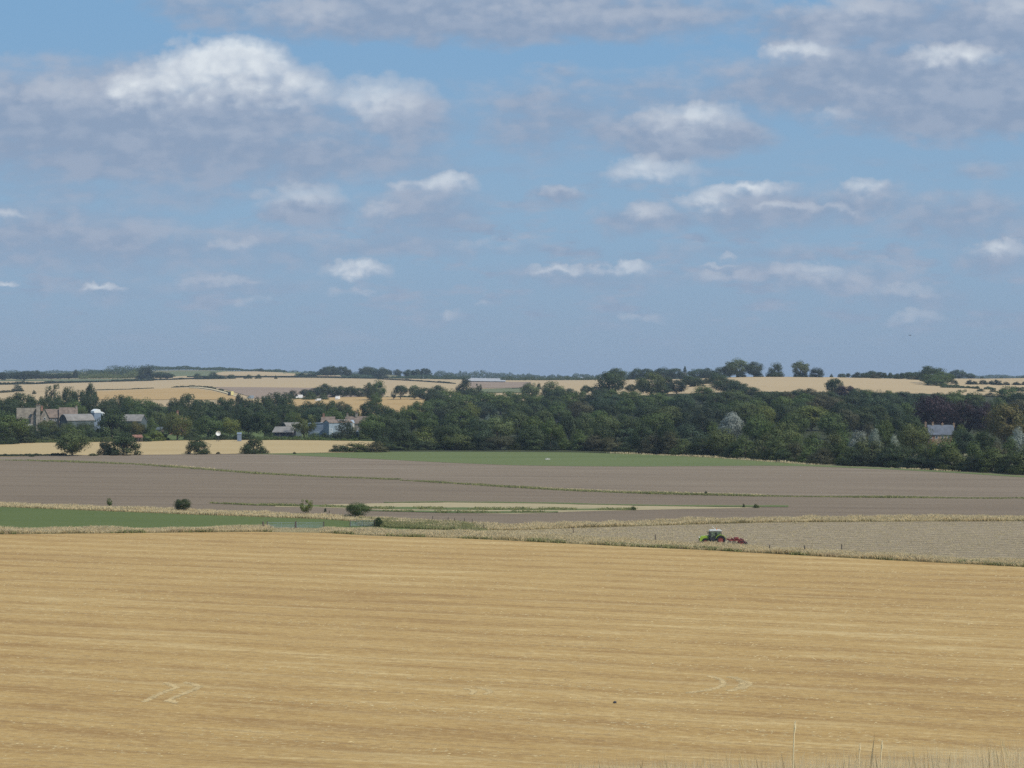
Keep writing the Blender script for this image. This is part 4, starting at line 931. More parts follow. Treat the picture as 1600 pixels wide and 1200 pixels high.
def pn(P, s, seed):
    """cheap smooth variation over the ground"""
    r = np.random.default_rng(seed); v = np.zeros(len(P))
    for i in range(5):
        k = r.normal(size=2) * s; v += np.sin(P[:, 0] * k[0] + P[:, 1] * k[1] + r.uniform(0, 6))
    return v / 5
p = scatter(B2, [(x, y - .3) for x, y in B1], LO, HI, 14.0)
up = 800 + F * p[:, 0] / p[:, 1]; gate_way = np.clip(np.minimum(up - 418, 506 - up) / 10, 0, 1)
p = p[rng.uniform(size=len(p)) > gate_way * .55]; up = 800 + F * p[:, 0] / p[:, 1]; gate_way = np.clip(np.minimum(up - 418, 506 - up) / 10, 0, 1)
tufts('tall_grass', p, (.60 + .42 * pn(p, .45, 1)) * (1 - .8 * gate_way), M['dry_grass'], 'tall dry grass verge between the stubble and the fields beyond', width=.045, spread=.22, lean=.4)
p = scatter([(x, y - 1.6) for x, y in B1], B1, LO, HI, 5.0, skip=(424, 500))
p = p[pn(p, .3, 5) > .06]
tufts('weeds', p, .55 + .2 * pn(p, .6, 6), M['green_grass'], 'low green weeds along the stubble side of the grass verge', width=.11, lean=.5)
p = scatter(GU, GT, LO, 690, 6.0)
tufts('tall_grass', p, .6 + .3 * pn(p, .4, 2), M['dry_grass'], 'dry grass bank above the green pasture on the left', width=.08)
p = scatter([(560, 812), (700, 818), (760, 822)], [(560, 822), (700, 829), (760, 832)], 560, 760, 6.0)
tufts('tall_grass', p, .65 + .3 * pn(p, .4, 12), M['green_grass'], 'mixed green and dry grass at the right end of the pasture', width=.08)
p = scatter(V3T, V3B, 690, HI, 8.0)
tufts('tall_grass', p, .66 + .42 * pn(p, .35, 3), M['dry_grass'], 'tall dry grass strip between the ploughed field and the tractor\'s field', width=.055, lean=.4)
L1b = [(x, y + 1.2) for x, y in L1]
p = scatter([(x, y - .6) for x, y in L1], L1b, LO, HI, 1.6)
p = p[pn(p, .12, 9) > -.45]
tufts('weeds', p, .34 + .3 * pn(p, .2, 4), M['green_grass'], 'thin weedy grass line crossing the ploughed land', width=.13, spread=.4, lean=.5)
p = scatter([(x, y - 1.6) for x, y in L1], [(x, y - .4) for x, y in L1], 80, HI, .8)
p = p[pn(p, .1, 10) > .05]
tufts('dry_weeds', p, .4 + .2 * pn(p, .2, 4), M['dry_grass'], 'pale dry weeds beside the grass line on the ploughed land', width=.16, spread=.5, lean=.6)
p = scatter([(x, y - 1.0) for x, y in ST[6:]], [(x, y + .5) for x, y in ST[6:]], 950, HI, .6)
p = p[(pn(p, .08, 13) > -.1) & ((p[:, 0] / p[:, 1] * F + 800 < 1270) | (pn(p, .15, 17) > .3))]
tufts('tall_grass', p, .55 + .4 * pn(p, .1, 14), M['dry_grass'], 'dry grass fringe along the foot of the wood', width=.12, spread=.5)
for nm, a, b, dn in (('weeds', [(330, 786), (400, 788.3), (500, 789.5), (600, 792.5), (700, 793.4), (800, 794.2), (992, 794.6)], [(330, 786.6), (400, 790), (500, 792), (600, 795.6), (700, 796.8), (800, 797.2), (992, 797.2)], 1.6),
                     ('weeds', [(560, 797.3), (700, 799), (872, 799.8)], [(560, 798.2), (700, 801.8), (872, 801)], 1.6)):
    p = scatter(a, b, a[0][0], a[-1][0], dn); p = p[pn(p, .3, 15) > -.3]
    tufts(nm, p, .4 + .2 * pn(p, .3, 16), M['green_grass'], 'green weed line along the straw strip, %s one' % ('upper' if dn and a[0][0] == 330 else 'lower'), width=.13, spread=.3, lean=.5)
# seeding grass on the bank just below the camera
n = 15000
u = rng.uniform(880, 1760, n); Yg = rng.uniform(17.5, 23, n)
X = (u - 800) / F * Yg
P = np.stack([X, Yg, height(X, Yg)], 1)
tops = np.interp(u, [880, 1000, 1150, 1300, 1450, 1600, 1760], [-8, 6, 13, 20, 32, 46, 56]) * rng.uniform(-.6, 1.0, n) + np.where(rng.uniform(size=n) < .04, rng.uniform(0, 26, n), 0)
lim = np.maximum(CZ - (610 - tops) / F * Yg - P[:, 2], .4) / .95       # stems reach just over the brow of the bank
tufts('seeding_grass', P, lim, M['bank_grass'], 'pale seeding grass stems on the near bank at the lower right', blades=2, width=.0034, spread=.06, lean=.10, jit=(.84, 1.02))
def stalk(u, top, Y, label):
    g = ground_at(u, Y); zt = CZ - (top - HOR) / F * Y
    V, Fc = [], []
    pts = [(0.012 * math.sin(i * .5) + .05 * (i / 8) ** 2, 0, (zt - g.z) * i / 8) for i in range(9)]
    tube(V, Fc, pts, [.0045] * 7 + [.006, .003], 5)
    tube(V, Fc, [(pts[-1][0], 0, pts[-1][2] - .10), (pts[-1][0] + .006, 0, pts[-1][2] - .05), (pts[-1][0] + .01, 0, pts[-1][2] + .01)], [.004, .008, .002], 5)
    o = mk('grass_stalk', V, Fc, M['stalk']); o.location = g
    tag(o, label, 'grass stalk')
M['stalk'] = simple('straw stalk', (0.85, 0.70, 0.42), 0.8)
stalk(1234, 1128, 16, 'tallest single pale grass stalk bending up from the near bank')
stalk(1371, 1158, 18, 'thin pale grass stalk right of the tallest stalk on the near bank')
stalk(1337, 1162, 19, 'short thin pale stalk between two taller ones on the near bank')

# straw left lying on the stubble, thicker along the swaths and at the turning marks of the combine
n = 60000
Yg = np.sqrt(rng.uniform(150 ** 2, 380 ** 2, n)); u = rng.uniform(-120, 1720, n)
X = (u - 800) / F * Yg
ca_, sa_ = math.cos(R(-19)), math.sin(R(-19))
rx, ry = X * ca_ + Yg * sa_, -X * sa_ + Yg * ca_
rowp = np.abs((ry / 8.6 + .18 * np.sin(rx * .013)) % 1 - .5)
PP = np.stack([rx * .12, ry, 0 * rx], 1)
keep = (rng.uniform(size=n) < np.exp(-rowp * 9) * 1.0 + .10) & (pn(PP, .25, 21) + rng.normal(size=n) * .25 > -.05)
yl = np.interp(u, [p[0] for p in B1], [p[1] for p in B1])
keep &= (HOR + F * CZ / Yg) > yl + 3
X, Yg = X[keep], Yg[keep]
ext = []
def mark(pts, wd=0.5, m=900):
    m = int(m * 1.2)
    q = np.array(pts, float); q = unproject(q[:, 0], q[:, 1])
    t = np.linspace(0, 1, len(q)); s = rng.uniform(size=m)
    xs, ys = np.interp(s, t, q[:, 0]), np.interp(s, t, q[:, 1])
    ext.append(np.stack([xs + rng.normal(size=m) * wd * .38, ys + rng.normal(size=m) * wd * .55], 1))
arc = lambda cx, cy, rx_, ry_, a0, a1: [(cx + rx_ * math.cos(R(a)), cy + ry_ * math.sin(R(a))) for a in np.linspace(a0, a1, 14)]
mark([(1108, 1057), (1120, 1059.5), (1130, 1064), (1131, 1070), (1120, 1076), (1100, 1080), (1075, 1082.5)], .35, 650)
mark([(1140, 1058), (1154, 1061), (1162, 1067), (1160, 1073), (1150, 1077.5), (1140, 1080)], .4, 600)
mark([(1158, 1063), (1171, 1067), (1172, 1071), (1160, 1077)], .3, 220)
mark([(258, 1067), (268, 1071), (277, 1074.5), (258, 1081), (242, 1088), (232, 1093), (226, 1097)], .35, 650)
mark([(290, 1067), (304, 1070), (312, 1074), (296, 1081), (275, 1089), (262, 1095), (275, 1099)], .4, 700)
mark([(725, 1076), (738, 1079), (742, 1082), (736, 1085)], .3, 180)
mark([(748, 1075), (764, 1079), (767, 1082), (758, 1085)], .3, 220)
E = np.concatenate(ext)
M['straw'] = simple('loose straw', (0.62, 0.475, 0.24), 0.85, 0.2, .6)
M['flat_straw'] = simple('flattened straw', (0.505, 0.37, 0.178), 0.85, 0.2, .6)
for (X, Yg), smat, sname, slab in (((X, Yg), M['straw'], 'loose_straw', 'loose pale straw lying in lines on the golden stubble'),
                            ((E[:, 0], E[:, 1]), M['flat_straw'], 'turning_marks', 'pale curved turning marks of flattened straw in the golden stubble')):
  k = len(X); dirn = np.stack([np.full(k, ca_), np.full(k, sa_)], 1) + rng.normal(size=(k, 2)) * .35
  ln = rng.uniform(.08, .26, k); wd = rng.uniform(.03, .075, k)
  dn = dirn / np.linalg.norm(dirn, axis=1, keepdims=True); pr = np.stack([-dn[:, 1], dn[:, 0]], 1)
  z = height(X, Yg)
  c2 = np.stack([X, Yg], 1)
  v3 = lambda p, zz: np.concatenate([p, zz[:, None]], 1)
  hh = rng.uniform(.02, .06, k)
  V = np.stack([v3(c2 - dn * ln[:, None], z + .01), v3(c2 - pr * wd[:, None], z + .015), v3(c2 + dn * ln[:, None], z + hh * .6), v3(c2 + pr * wd[:, None], z + hh)], 1).reshape(-1, 3)
  o = mk(sname, V, np.arange(k * 4).reshape(k, 4), smat)
  tag(o, slab, 'straw', kind='stuff')
# clods and straw tufts on the tilled field
p = scatter(V3B, B2, 640, HI, 1.5)
tufts('stubble_tufts', p, .10 + .03 * pn(p, .5, 31), M['dry_grass'], 'straw tufts turned up on the grey-brown tilled field', blades=3, width=.06, spread=.2, lean=1.4)

# ------------------------------------------------------------------ building kit
class MB:
    """collects boxes, prisms and tubes into one mesh"""
    def __init__(self): self.V, self.F = [], []
    def poly(self, pts):
        b = len(self.V); self.V += [tuple(p) for p in pts]; self.F.append(tuple(range(b, b + len(pts))))
    def box(self, x0, x1, y0, y1, z0, z1):
        b = len(self.V)
        self.V += [(x0, y0, z0), (x1, y0, z0), (x1, y1, z0), (x0, y1, z0), (x0, y0, z1), (x1, y0, z1), (x1, y1, z1), (x0, y1, z1)]
        self.F += [tuple(b + i for i in f) for f in ((0, 3, 2, 1), (4, 5, 6, 7), (0, 1, 5, 4), (1, 2, 6, 5), (2, 3, 7, 6), (3, 0, 4, 7))]
        return self
    def extrude(self, prof, axis, a0, a1):
        """closed profile (list of 2D points, counter-clockwise) pushed along an axis"""
        b = len(self.V); n = len(prof)
        for a in (a0, a1):
            for p, q in prof:
                self.V.append((a, p, q) if axis == 'x' else (p, a, q) if axis == 'y' else (p, q, a))
        self.F.append(tuple(b + i for i in range(n))[::-1]); self.F.append(tuple(b + n + i for i in range(n)))
        for i in range(n):
            j = (i + 1) % n
            self.F.append((b + i, b + j, b + n + j, b + n + i))
        return self
    def tube(self, pts, r, k=8):
        tube(self.V, self.F, pts, [r] * len(pts) if not isinstance(r, (list, tuple)) else r, k); return self
    def disc(self, c, r, w, axis='y', k=20, r_in=0.0):
        """a wheel-like solid ring or disc"""
        prof = []
        b = len(self.V)
        for i in range(k):
            th = 2 * math.pi * i / k; cx, sz = math.cos(th), math.sin(th)
            for rr, yy in ((r_in, -w / 2), (r * .93, -w / 2), (r, -w * .3), (r, w * .3), (r * .93, w / 2), (r_in, w / 2)):
                self.V.append((c[0] + cx * rr, c[1] + yy, c[2] + sz * rr))
        for i in range(k):
            j = (i + 1) % k
            for s in range(6):
                t = (s + 1) % 6
                self.F.append((b + i * 6 + s, b + i * 6 + t, b + j * 6 + t, b + j * 6 + s))
        return self
    def build(self, name, mat, parent=None, smooth=False):
        o = mk(name, self.V, self.F, mat, parent, smooth)
        bm = bmesh.new(); bm.from_mesh(o.data)
        bmesh.ops.recalc_face_normals(bm, faces=bm.faces[:])
        bm.to_mesh(o.data); bm.free()
        return o
M['stone'] = simple('limestone', (0.29, 0.25, 0.205), 0.9, 0.3, 0.7)
M['stone_shaded'] = simple('shaded limestone', (0.22, 0.19, 0.165), 0.9, 0.3, 0.7)  # same limestone, with the shade of the manor's front walls in its colour
M['stonetile'] = simple('stone roof tiles', (0.185, 0.16, 0.125), 0.9, 0.3, 0.6)
M['browntile'] = simple('brown roof tiles', (0.195, 0.15, 0.12), 0.9, 0.25, 0.6)
M['redtile'] = simple('red roof tiles', (0.27, 0.135, 0.095), 0.9, 0.25, 0.6)
M['slate'] = simple('blue slate', (0.115, 0.13, 0.155), 0.55, 0.2, 0.6)
M['brick'] = simple('red brick', (0.33, 0.175, 0.12), 0.9, 0.25, 0.8)
M['buffbrick'] = simple('buff brick', (0.42, 0.29, 0.19), 0.9, 0.25, 0.8)
M['asbestos'] = simple('grey corrugated sheet', (0.225, 0.21, 0.19), 0.8, 0.2, 0.35)
M['greensheet'] = simple('grey green sheet', (0.095, 0.115, 0.117), 0.6, 0.15, 0.35)
M['bluesheet'] = simple('blue grey sheet', (0.20, 0.25, 0.32), 0.5, 0.12, 0.35)
M['palesheet'] = simple('pale blue sheet', (0.29, 0.35, 0.40), 0.45, 0.1, 0.35)
M['dark_timber_shade'] = simple('dark timber and shade', (0.045, 0.045, 0.055), 0.8, 0.3, 0.5)  # dark doors, shed wall and clod; also painted shade on the barn gable
M['timber'] = simple('weathered timber', (0.16, 0.13, 0.10), 0.9, 0.3, 1.0)
M['white'] = simple('white paint', (0.80, 0.80, 0.78), 0.5, 0.04, 0.7)
M['offwhite'] = simple('off white render', (0.50, 0.475, 0.425), 0.8, 0.1, 0.6)
M['dusty_white'] = simple('dusty white paint', (0.62, 0.62, 0.58), 0.6, 0.1, 2.0)
M['glass'] = simple('dark glass', (0.03, 0.035, 0.045), 0.12, 0.2, 0.5, spec=0.6)
M['black'] = simple('black rubber', (0.02, 0.02, 0.021), 0.75, 0.3, 3.0)
M['steel'] = simple('galvanised steel', (0.42, 0.46, 0.50), 0.45, 0.12, 2.0, metal=0.4)
M['gatepaint'] = simple('pale blue gate', (0.33, 0.42, 0.46), 0.5, 0.12, 2.0)
M['lime'] = simple('lime green paint', (0.33, 0.47, 0.05), 0.35, 0.08, 2.0, spec=0.5)
M['darkgrey'] = simple('dark grey metal', (0.045, 0.048, 0.052), 0.5, 0.2, 2.0)
M['redpaint'] = simple('worn red paint', (0.26, 0.065, 0.055), 0.6, 0.3, 2.0)
M['yellowp'] = simple('yellow paint', (0.66, 0.58, 0.25), 0.5, 0.08, 1.0)
M['orange'] = simple('orange lamp', (0.75, 0.25, 0.05), 0.4, 0.05, 1.0)
M['wooddark'] = simple('fence oak', (0.13, 0.105, 0.08), 0.9, 0.3, 2.0)

def gable(root, L, Wd, he, hr, wall, roof, x=0.0, y=0.0, axis='x', over=.35, thick=.28, wallname='wall', z0=-.6):
    """walls with gable ends and a two-slope roof, long along an axis"""
    m = MB()
    m.extrude([(-Wd / 2 + (y if axis == 'x' else x), z0), (Wd / 2 + (y if axis == 'x' else x), z0), (Wd / 2 + (y if axis == 'x' else x), he), ((y if axis == 'x' else x), hr), (-Wd / 2 + (y if axis == 'x' else x), he)],
              axis, -L / 2 + (x if axis == 'x' else y), L / 2 + (x if axis == 'x' else y))
    w = m.build(wallname, wall, root)
    s = (hr - he) / (Wd / 2); c = (y if axis == 'x' else x); k = over
    r = MB()
    r.extrude([(c, hr + .02), (c - Wd / 2 - k, he - s * k + .02), (c - Wd / 2 - k, he - s * k + thick), (c, hr + thick), (c + Wd / 2 + k, he - s * k + thick), (c + Wd / 2 + k, he - s * k + .02)],
              axis, -L / 2 - over + (x if axis == 'x' else y), L / 2 + over + (x if axis == 'x' else y))
    ro = r.build('roof', roof, root)
    return w, ro
def chimney(parent, x, y, z0, z1, s, mat, pots=1):
    m = MB().box(x - s / 2, x + s / 2, y - s / 2, y + s / 2, z0, z1).box(x - s * .62, x + s * .62, y - s * .62, y + s * .62, z1 + .002, z1 + .22)
    o = m.build('chimney', mat, parent)
    p = MB()
    for i in range(pots):
        xx = x + (i - (pots - 1) / 2) * s * .5
        p.tube([(xx, y, z1 + .2), (xx, y, z1 + .75)], [.16, .12], 8)
    p.build('chimney_pot', M['redtile'], o)
def window(root, x, y, z, w, h, face='-y', mat='white'):
    """frame proud of the wall, with the glass set inside it"""
    f = MB(); t = .09
    rects = [(-w / 2, w / 2, h - t, h), (-w / 2, w / 2, 0, t), (-w / 2, -w / 2 + t, t, h - t), (w / 2 - t, w / 2, t, h - t), (-t / 3, t / 3, t, h - t)]
    for a, b, c, d_ in rects:
        if face in ('-y', '+y'):
            s = -1 if face == '-y' else 1
            f.box(x + a, x + b, min(y, y + s * .06), max(y, y + s * .06), z + c, z + d_)
        else:
            s = -1 if face == '-x' else 1
            f.box(min(x, x + s * .06), max(x, x + s * .06), y + a, y + b, z + c, z + d_)
    fr = f.build('window', M[mat], root)
    g = MB()
    if face in ('-y', '+y'):
        s = -1 if face == '-y' else 1
        g.box(x - w / 2 + t, x + w / 2 - t, min(y, y + s * .03), max(y, y + s * .03), z + t, z + h - t)
    else:
        s = -1 if face == '-x' else 1
        g.box(min(x, x + s * .03), max(x, x + s * .03), y - w / 2 + t, y + w / 2 - t, z + t, z + h - t)
    g.build('pane', M['glass'], fr)
def door(root, x, y, z, w, h, mat, face='-y'):
    s = -1 if face in ('-y', '-x') else 1
    m = MB()
    if 'y' in face: m.box(x - w / 2, x + w / 2, min(y, y + s * .07), max(y, y + s * .07), z, z + h)
    else: m.box(min(x, x + s * .07), max(x, x + s * .07), y - w / 2, y + w / 2, z, z + h)
    o = m.build('door', M[mat], root)
def at(u, Y, dz=0.0):
    g = ground_at(u, Y); g.z += dz; return g
def zrow(row, Y): return CZ - (row - HOR) / F * Y      # height that shows at a row of the photograph

# --- stone manor
Y = 1035.0; k = Y / F
o = empty('stone_manor', at(75, Y), R(14)); tag(o, 'old stone manor with several gables and a tall chimney behind the trees at left', 'house')
g0 = o.location.z
xx = lambda u: (u - 75) * k / math.cos(R(14))
zt = lambda r: zrow(r, Y) - g0
# left wing, ridge along the front
gable(o, 10.5, 8.0, zt(653), zt(638), M['stone'], M['stonetile'], x=xx(44.5), y=1.0)
# front gable with the tall chimney, its shade put into the wall colour
gable(o, 10.0, 5.2, zt(653), zt(639), M['stone_shaded'], M['stonetile'], x=xx(57), y=-.5, axis='y', wallname='gable_wall')
# middle cross wing
gable(o, 9.0, 4.6, zt(652), zt(638.5), M['stone'], M['stonetile'], x=xx(70), y=0, axis='y', wallname='gable_wall')
# connecting range
gable(o, 8.6, 7.0, zt(652), zt(640), M['stone_shaded'], M['browntile'], x=xx(83.5), y=1.6)
# right range with a long slope to the front
gable(o, 9.2, 11.5, zt(659), zt(637.5), M['stone'], M['browntile'], x=xx(105), y=.4)
chimney(o, xx(60.5), -5.9, 0, zt(633), 2.2, M['stone'], 2)
chimney(o, xx(66), .0, zt(642), zt(635.5), 1.1, M['brick'], 2)
chimney(o, xx(117), .3, zt(640), zt(635), 1.0, M['stone'], 1)
for u, r in ((44, 660), (48.5, 660)): window(o, xx(u), -3.0, zt(r), 1.2, 1.5)
window(o, xx(57), -5.5, zt(655), 1.1, 1.5); window(o, xx(57), -5.5, zt(662), 1.1, 1.6); window(o, xx(70), -4.5, zt(656), 1.1, 1.4)
window(o, xx(80), -1.9, zt(658), 1.1, 1.3); window(o, xx(86), -1.9, zt(658), 1.1, 1.3); window(o, xx(103), -5.35, zt(666), 1.3, 1.4)
door(o, xx(83), -1.9, -.1, 1.1, 2.1, 'timber')
b = MB().extrude([(-1.4, 0), (1.4, 0), (1.4, 2.2), (0, 3.0), (-1.4, 2.2)], 'y', -8.2, -5.5)
q = MB().box(xx(46) - 2.2, xx(46) + 2.2, -6.2, -3.05, -.4, zt(662)); q.build('porch', M['offwhite'], o)

# --- barn with arched pale roof
Y = 1000.0; k = Y / F
o = empty('dark_barn', at(120, Y), R(38)); tag(o, 'dark-fronted farm barn with a pale round-shouldered roof right of the stone manor', 'barn'); g0 = o.location.z
zt = lambda r: zrow(r, Y) - g0
Lb, Wb = 15.0, 9.6; he, hr = zt(657.5), zt(647.5)
prof = [(-Wb / 2, he), (-Wb * .36, he + (hr - he) * .5), (-Wb * .2, he + (hr - he) * .83), (0, hr), (Wb * .2, he + (hr - he) * .83), (Wb * .36, he + (hr - he) * .5), (Wb / 2, he)]
# ridge runs away to the right; the gable faces front left
m = MB(); m.extrude([(Wb / 2, -.5)] + [(p, q) for p, q in prof][::-1] + [(-Wb / 2, -.5)], 'x', -Lb / 2, Lb / 2); w = m.build('wall', M['greensheet'], o)
m = MB(); m.extrude([(p * 1.05, q + .03) for p, q in prof] + [(p * 1.07, q + .25) for p, q in prof][::-1], 'x', -Lb / 2 - .4, Lb / 2 + .3); m.build('roof', M['asbestos'], o)
m = MB(); m.extrude([(Wb / 2 * .97, 0)] + [(p * .96, q - .12) for p, q in prof][::-1] + [(-Wb / 2 * .97, 0)], 'x', -Lb / 2 - .06, -Lb / 2 - .005); m.build('gable_shade', M['dark_timber_shade'], o)  # dark panel over the gable, painting the shade of its sunless face
m = MB().box(-Lb / 2 - .1, -Lb / 2 - .065, -3.2, 3.2, he - .9, he - .35); m.build('lintel', M['greensheet'], o)
m = MB().box(-Lb / 2 - .1, -Lb / 2 - .065, -2.6, 2.6, 0, he - 1.0); m.build('door', M['timber'], o)
m = MB().box(-Lb / 2 + .2, Lb / 2 - .2, -Wb / 2 - .12, -Wb / 2 - .005, -.4, 2.0); m.build('brick_plinth', M['brick'], o)

# --- grain dryer tower beside the barn
Y = 1012.0; k = Y / F
o = empty('grain_tower', at(150, Y), R(38)); tag(o, 'dark blue grain tower with bright pale sloping top behind the big dense tree', 'tower'); g0 = o.location.z
zt = lambda r: zrow(r, Y) - g0
MB().box(-1.9, 1.9, -1.9, 1.9, -.5, zt(645)).build('body', M['bluesheet'], o)
m = MB(); m.extrude([(-2.05, zt(645) + .02), (2.05, zt(645) + .02), (1.3, zt(640) + .1), (-.3, zt(639)), (-2.05, zt(642))], 'y', -2.05, 2.05); m.build('roof', M['white'], o)
m = MB(); m.extrude([(2.06, zt(645)), (4.6, zt(647)), (4.6, zt(645.4)), (2.06, zt(642.6))], 'y', -1.3, .6); m.build('conveyor_hood', M['white'], o)
m = MB(); m.extrude([(1.92, zt(646)), (3.2, zt(650.5)), (3.2, zt(648.5)), (1.92, zt(643.4))], 'y', -1.9, -1.35); m.build('chute', M['palesheet'], o)
MB().tube([(4.3, -.3, -.3), (4.3, -.3, zt(646.6))], .12).build('leg', M['steel'], o)

# --- grey barn right of the big tree
Y = 1005.0; k = Y / F
o = empty('grey_barn', at(210, Y), R(-12)); tag(o, 'low grey-roofed barn half hidden right of the big dense dark tree', 'barn'); g0 = o.location.z
zt = lambda r: zrow(r, Y) - g0
gable(o, 10.4, 8.0, zt(657.5), zt(648.3), M['greensheet'], M['asbestos'])
MB().box(-3.2, .2, -4.08, -4.005, -.2, 2.6).build('door', M['dark_timber_shade'], o)
MB().box(1.0, 4.4, -4.07, -4.005, 1.2, 2.2).build('window_strip', M['glass'], o)

# --- red roofed shelter
Y = 893.0
o = empty('field_shelter', at(215, Y), R(20)); tag(o, 'small open field shelter with a rusty red roof at the wheat field edge', 'shed'); g0 = o.location.z
zt = lambda r: zrow(r, Y) - g0
m = MB(); m.extrude([(-1.6, zt(683.5)), (1.8, zt(680)), (1.8, zt(680) + .16), (-1.6, zt(683.5) + .16)], 'x', -2.5, 2.3); m.build('roof', M['redtile'], o)
for x_ in (-2.2, 0, 2.0):
    MB().tube([(x_, -1.4, -.2), (x_, -1.4, zt(683.3))], .11).build('post', M['timber'], o)
MB().box(-2.3, 2.1, 1.4, 1.6, -.2, zt(680.6)).build('back_wall', M['timber'], o)
MB().box(-2.3, -2.15, -1.0, 1.38, -.2, zt(682.4)).build('side_wall', M['timber'], o)
# small grey hut
Y = 935.0
o = empty('grey_hut', at(250, Y), R(-15)); tag(o, 'small pale grey hut between bushes left of the olive rounded tree', 'shed'); g0 = o.location.z
zt = lambda r: zrow(r, Y) - g0
gable(o, 2.8, 2.6, zt(671), zt(667.5), M['timber'], M['greensheet'], over=.2, thick=.14)
door(o, .2, -1.3, -.2, .9, 2.0, 'timber')
# hidden brick house whose chimney shows over a tree
Y = 1012.0
o = empty('brick_house', at(277.5, Y), R(8)); tag(o, 'brick house hidden by the large olive tree, only its red chimney showing', 'house'); g0 = o.location.z
zt = lambda r: zrow(r, Y) - g0
w, ro = gable(o, 8.5, 6.5, zt(664), zt(654), M['brick'], M['redtile'])
chimney(ro, 0, .2, zt(655), zt(643), 1.0, M['brick'], 2)
window(o, -2, -3.25, 1.1, 1.1, 1.3); window(o, 2, -3.25, 1.1, 1.1, 1.3); door(o, 0, -3.25, -.1, 1.0, 2.1, 'white')

# --- farm sheds
Y = 930.0; k = Y / F
o = empty('lean_to_shed', at(446, Y), R(-6)); tag(o, 'long low shed with a pale grey lean-to roof above the wheat field', 'shed'); g0 = o.location.z
zt = lambda r: zrow(r, Y) - g0
m = MB(); m.extrude([(-3, -.4), (3.4, -.4), (3.4, zt(667.6)), (-3, zt(675))], 'x', -5.5, 4.5); m.build('wall', M['dark_timber_shade'], o)
m = MB(); m.extrude([(-3.5, zt(675.6)), (3.7, zt(667.4)), (3.7, zt(667.4) + .2), (-3.5, zt(675.6) + .2)], 'x', -5.9, 4.8); m.build('roof', M['asbestos'], o)
for x_ in (-5.4, -2.1, 1.2, 4.4): MB().box(x_ - .12, x_ + .12, -3.2, -3.02, -.4, zt(675.4)).build('post', M['timber'], o)
Y = 955.0
o = empty('curved_roof_shed', at(455, Y), R(30)); tag(o, 'shed with a curved grey roof rising behind the lean-to shed', 'shed'); g0 = o.location.z
zt = lambda r: zrow(r, Y) - g0
pr = [(3.6 * math.cos(R(a)), zt(668) + (zt(660.6) - zt(668)) * math.sin(R(a))) for a in range(0, 181, 15)]
m = MB(); m.extrude([(-3.6, -.4), (3.6, -.4)] + [(p * .97, q - .05) for p, q in pr], 'x', -4.2, 4.2); m.build('wall', M['greensheet'], o)
m = MB(); m.extrude([(p * 1.03, q + .03) for p, q in pr] + [(p * 1.08, q + .2) for p, q in pr][::-1], 'x', -4.5, 4.5); m.build('roof', M['asbestos'], o)
# --- blue-grey barn
Y = 950.0; k = Y / F
o = empty('blue_barn', at(514, Y), R(38)); tag(o, 'tall blue-grey sheeted barn with one bright side and shade-coloured end', 'barn'); g0 = o.location.z
zt = lambda r: zrow(r, Y) - g0
w, ro = gable(o, 13.5, 5.6, zt(660.5), zt(656.3), M['palesheet'], M['browntile'], x=5.2, y=0, over=.25, thick=.18)
MB().box(-1.62, -1.56, -2.78, 2.78, -.4, zt(660.6)).build('shaded_end', M['bluesheet'], o)  # whole end sheeted darker than the sides, shade put into its colour
MB().box(-1.68, -1.63, -2.9, -2.6, -.4, zt(659.8)).build('door_rail', M['white'], o)
MB().box(4.0, 9.5, -2.45, -1.2, zt(656.6), zt(656.6) + .12).build('roof_light', M['white'], o)
Y = 958.0
o = empty('pale_blue_shed', at(496, Y), R(-5)); tag(o, 'pale blue sheeted shed joined to the left of the tall blue barn', 'shed'); g0 = o.location.z
zt = lambda r: zrow(r, Y) - g0
m = MB(); m.extrude([(-4.2, -.4), (4.0, -.4), (4.0, zt(661)), (-4.2, zt(661.8))], 'y', -3, 3); m.build('wall', M['bluesheet'], o)
m = MB(); m.extrude([(-4.5, zt(661.7)), (4.1, zt(660.9)), (4.1, zt(660.9) + .2), (-4.5, zt(661.7) + .2)], 'y', -3.3, 3.2); m.build('roof', M['palesheet'], o)
MB().box(-1.4, 1.6, -3.07, -3.005, -.3, 3.0).build('door', M['palesheet'], o)
# white post with arm
Y = 925.0
o = empty('white_post', at(519, Y), 0); tag(o, 'white post with a short bracket arm in front of the blue-grey barn', 'post'); g0 = o.location.z
zt = lambda r: zrow(r, Y) - g0
MB().tube([(0, 0, -.3), (0, 0, zt(669.5))], .13).build('post', M['white'], o)
m = MB().tube([(-.05, 0, zt(670)), (-1.3, 0, zt(670.4))], .09).tube([(-1.25, 0, zt(670.4)), (-1.0, 0, zt(674))], .08).tube([(-1.0, 0, zt(674)), (-.05, 0, zt(674.6))], .08)
m.build('arm', M['white'], o)
Y = 920.0
o = empty('grey_silage_panel', at(558.5, Y), R(12)); tag(o, 'narrow pale grey-blue tank standing among trees under the long tiled house', 'tank'); g0 = o.location.z
zt = lambda r: zrow(r, Y) - g0
m = MB().tube([(0, 0, -.3), (0, 0, zt(674.5)), (0, 0, zt(673))], [.75, .75, .3], 14); m.build('body', M['palesheet'], o)
MB().tube([(0, 0, zt(673)), (0, 0, zt(672))], .12).build('vent', M['steel'], o); o.name = 'storage_tank'
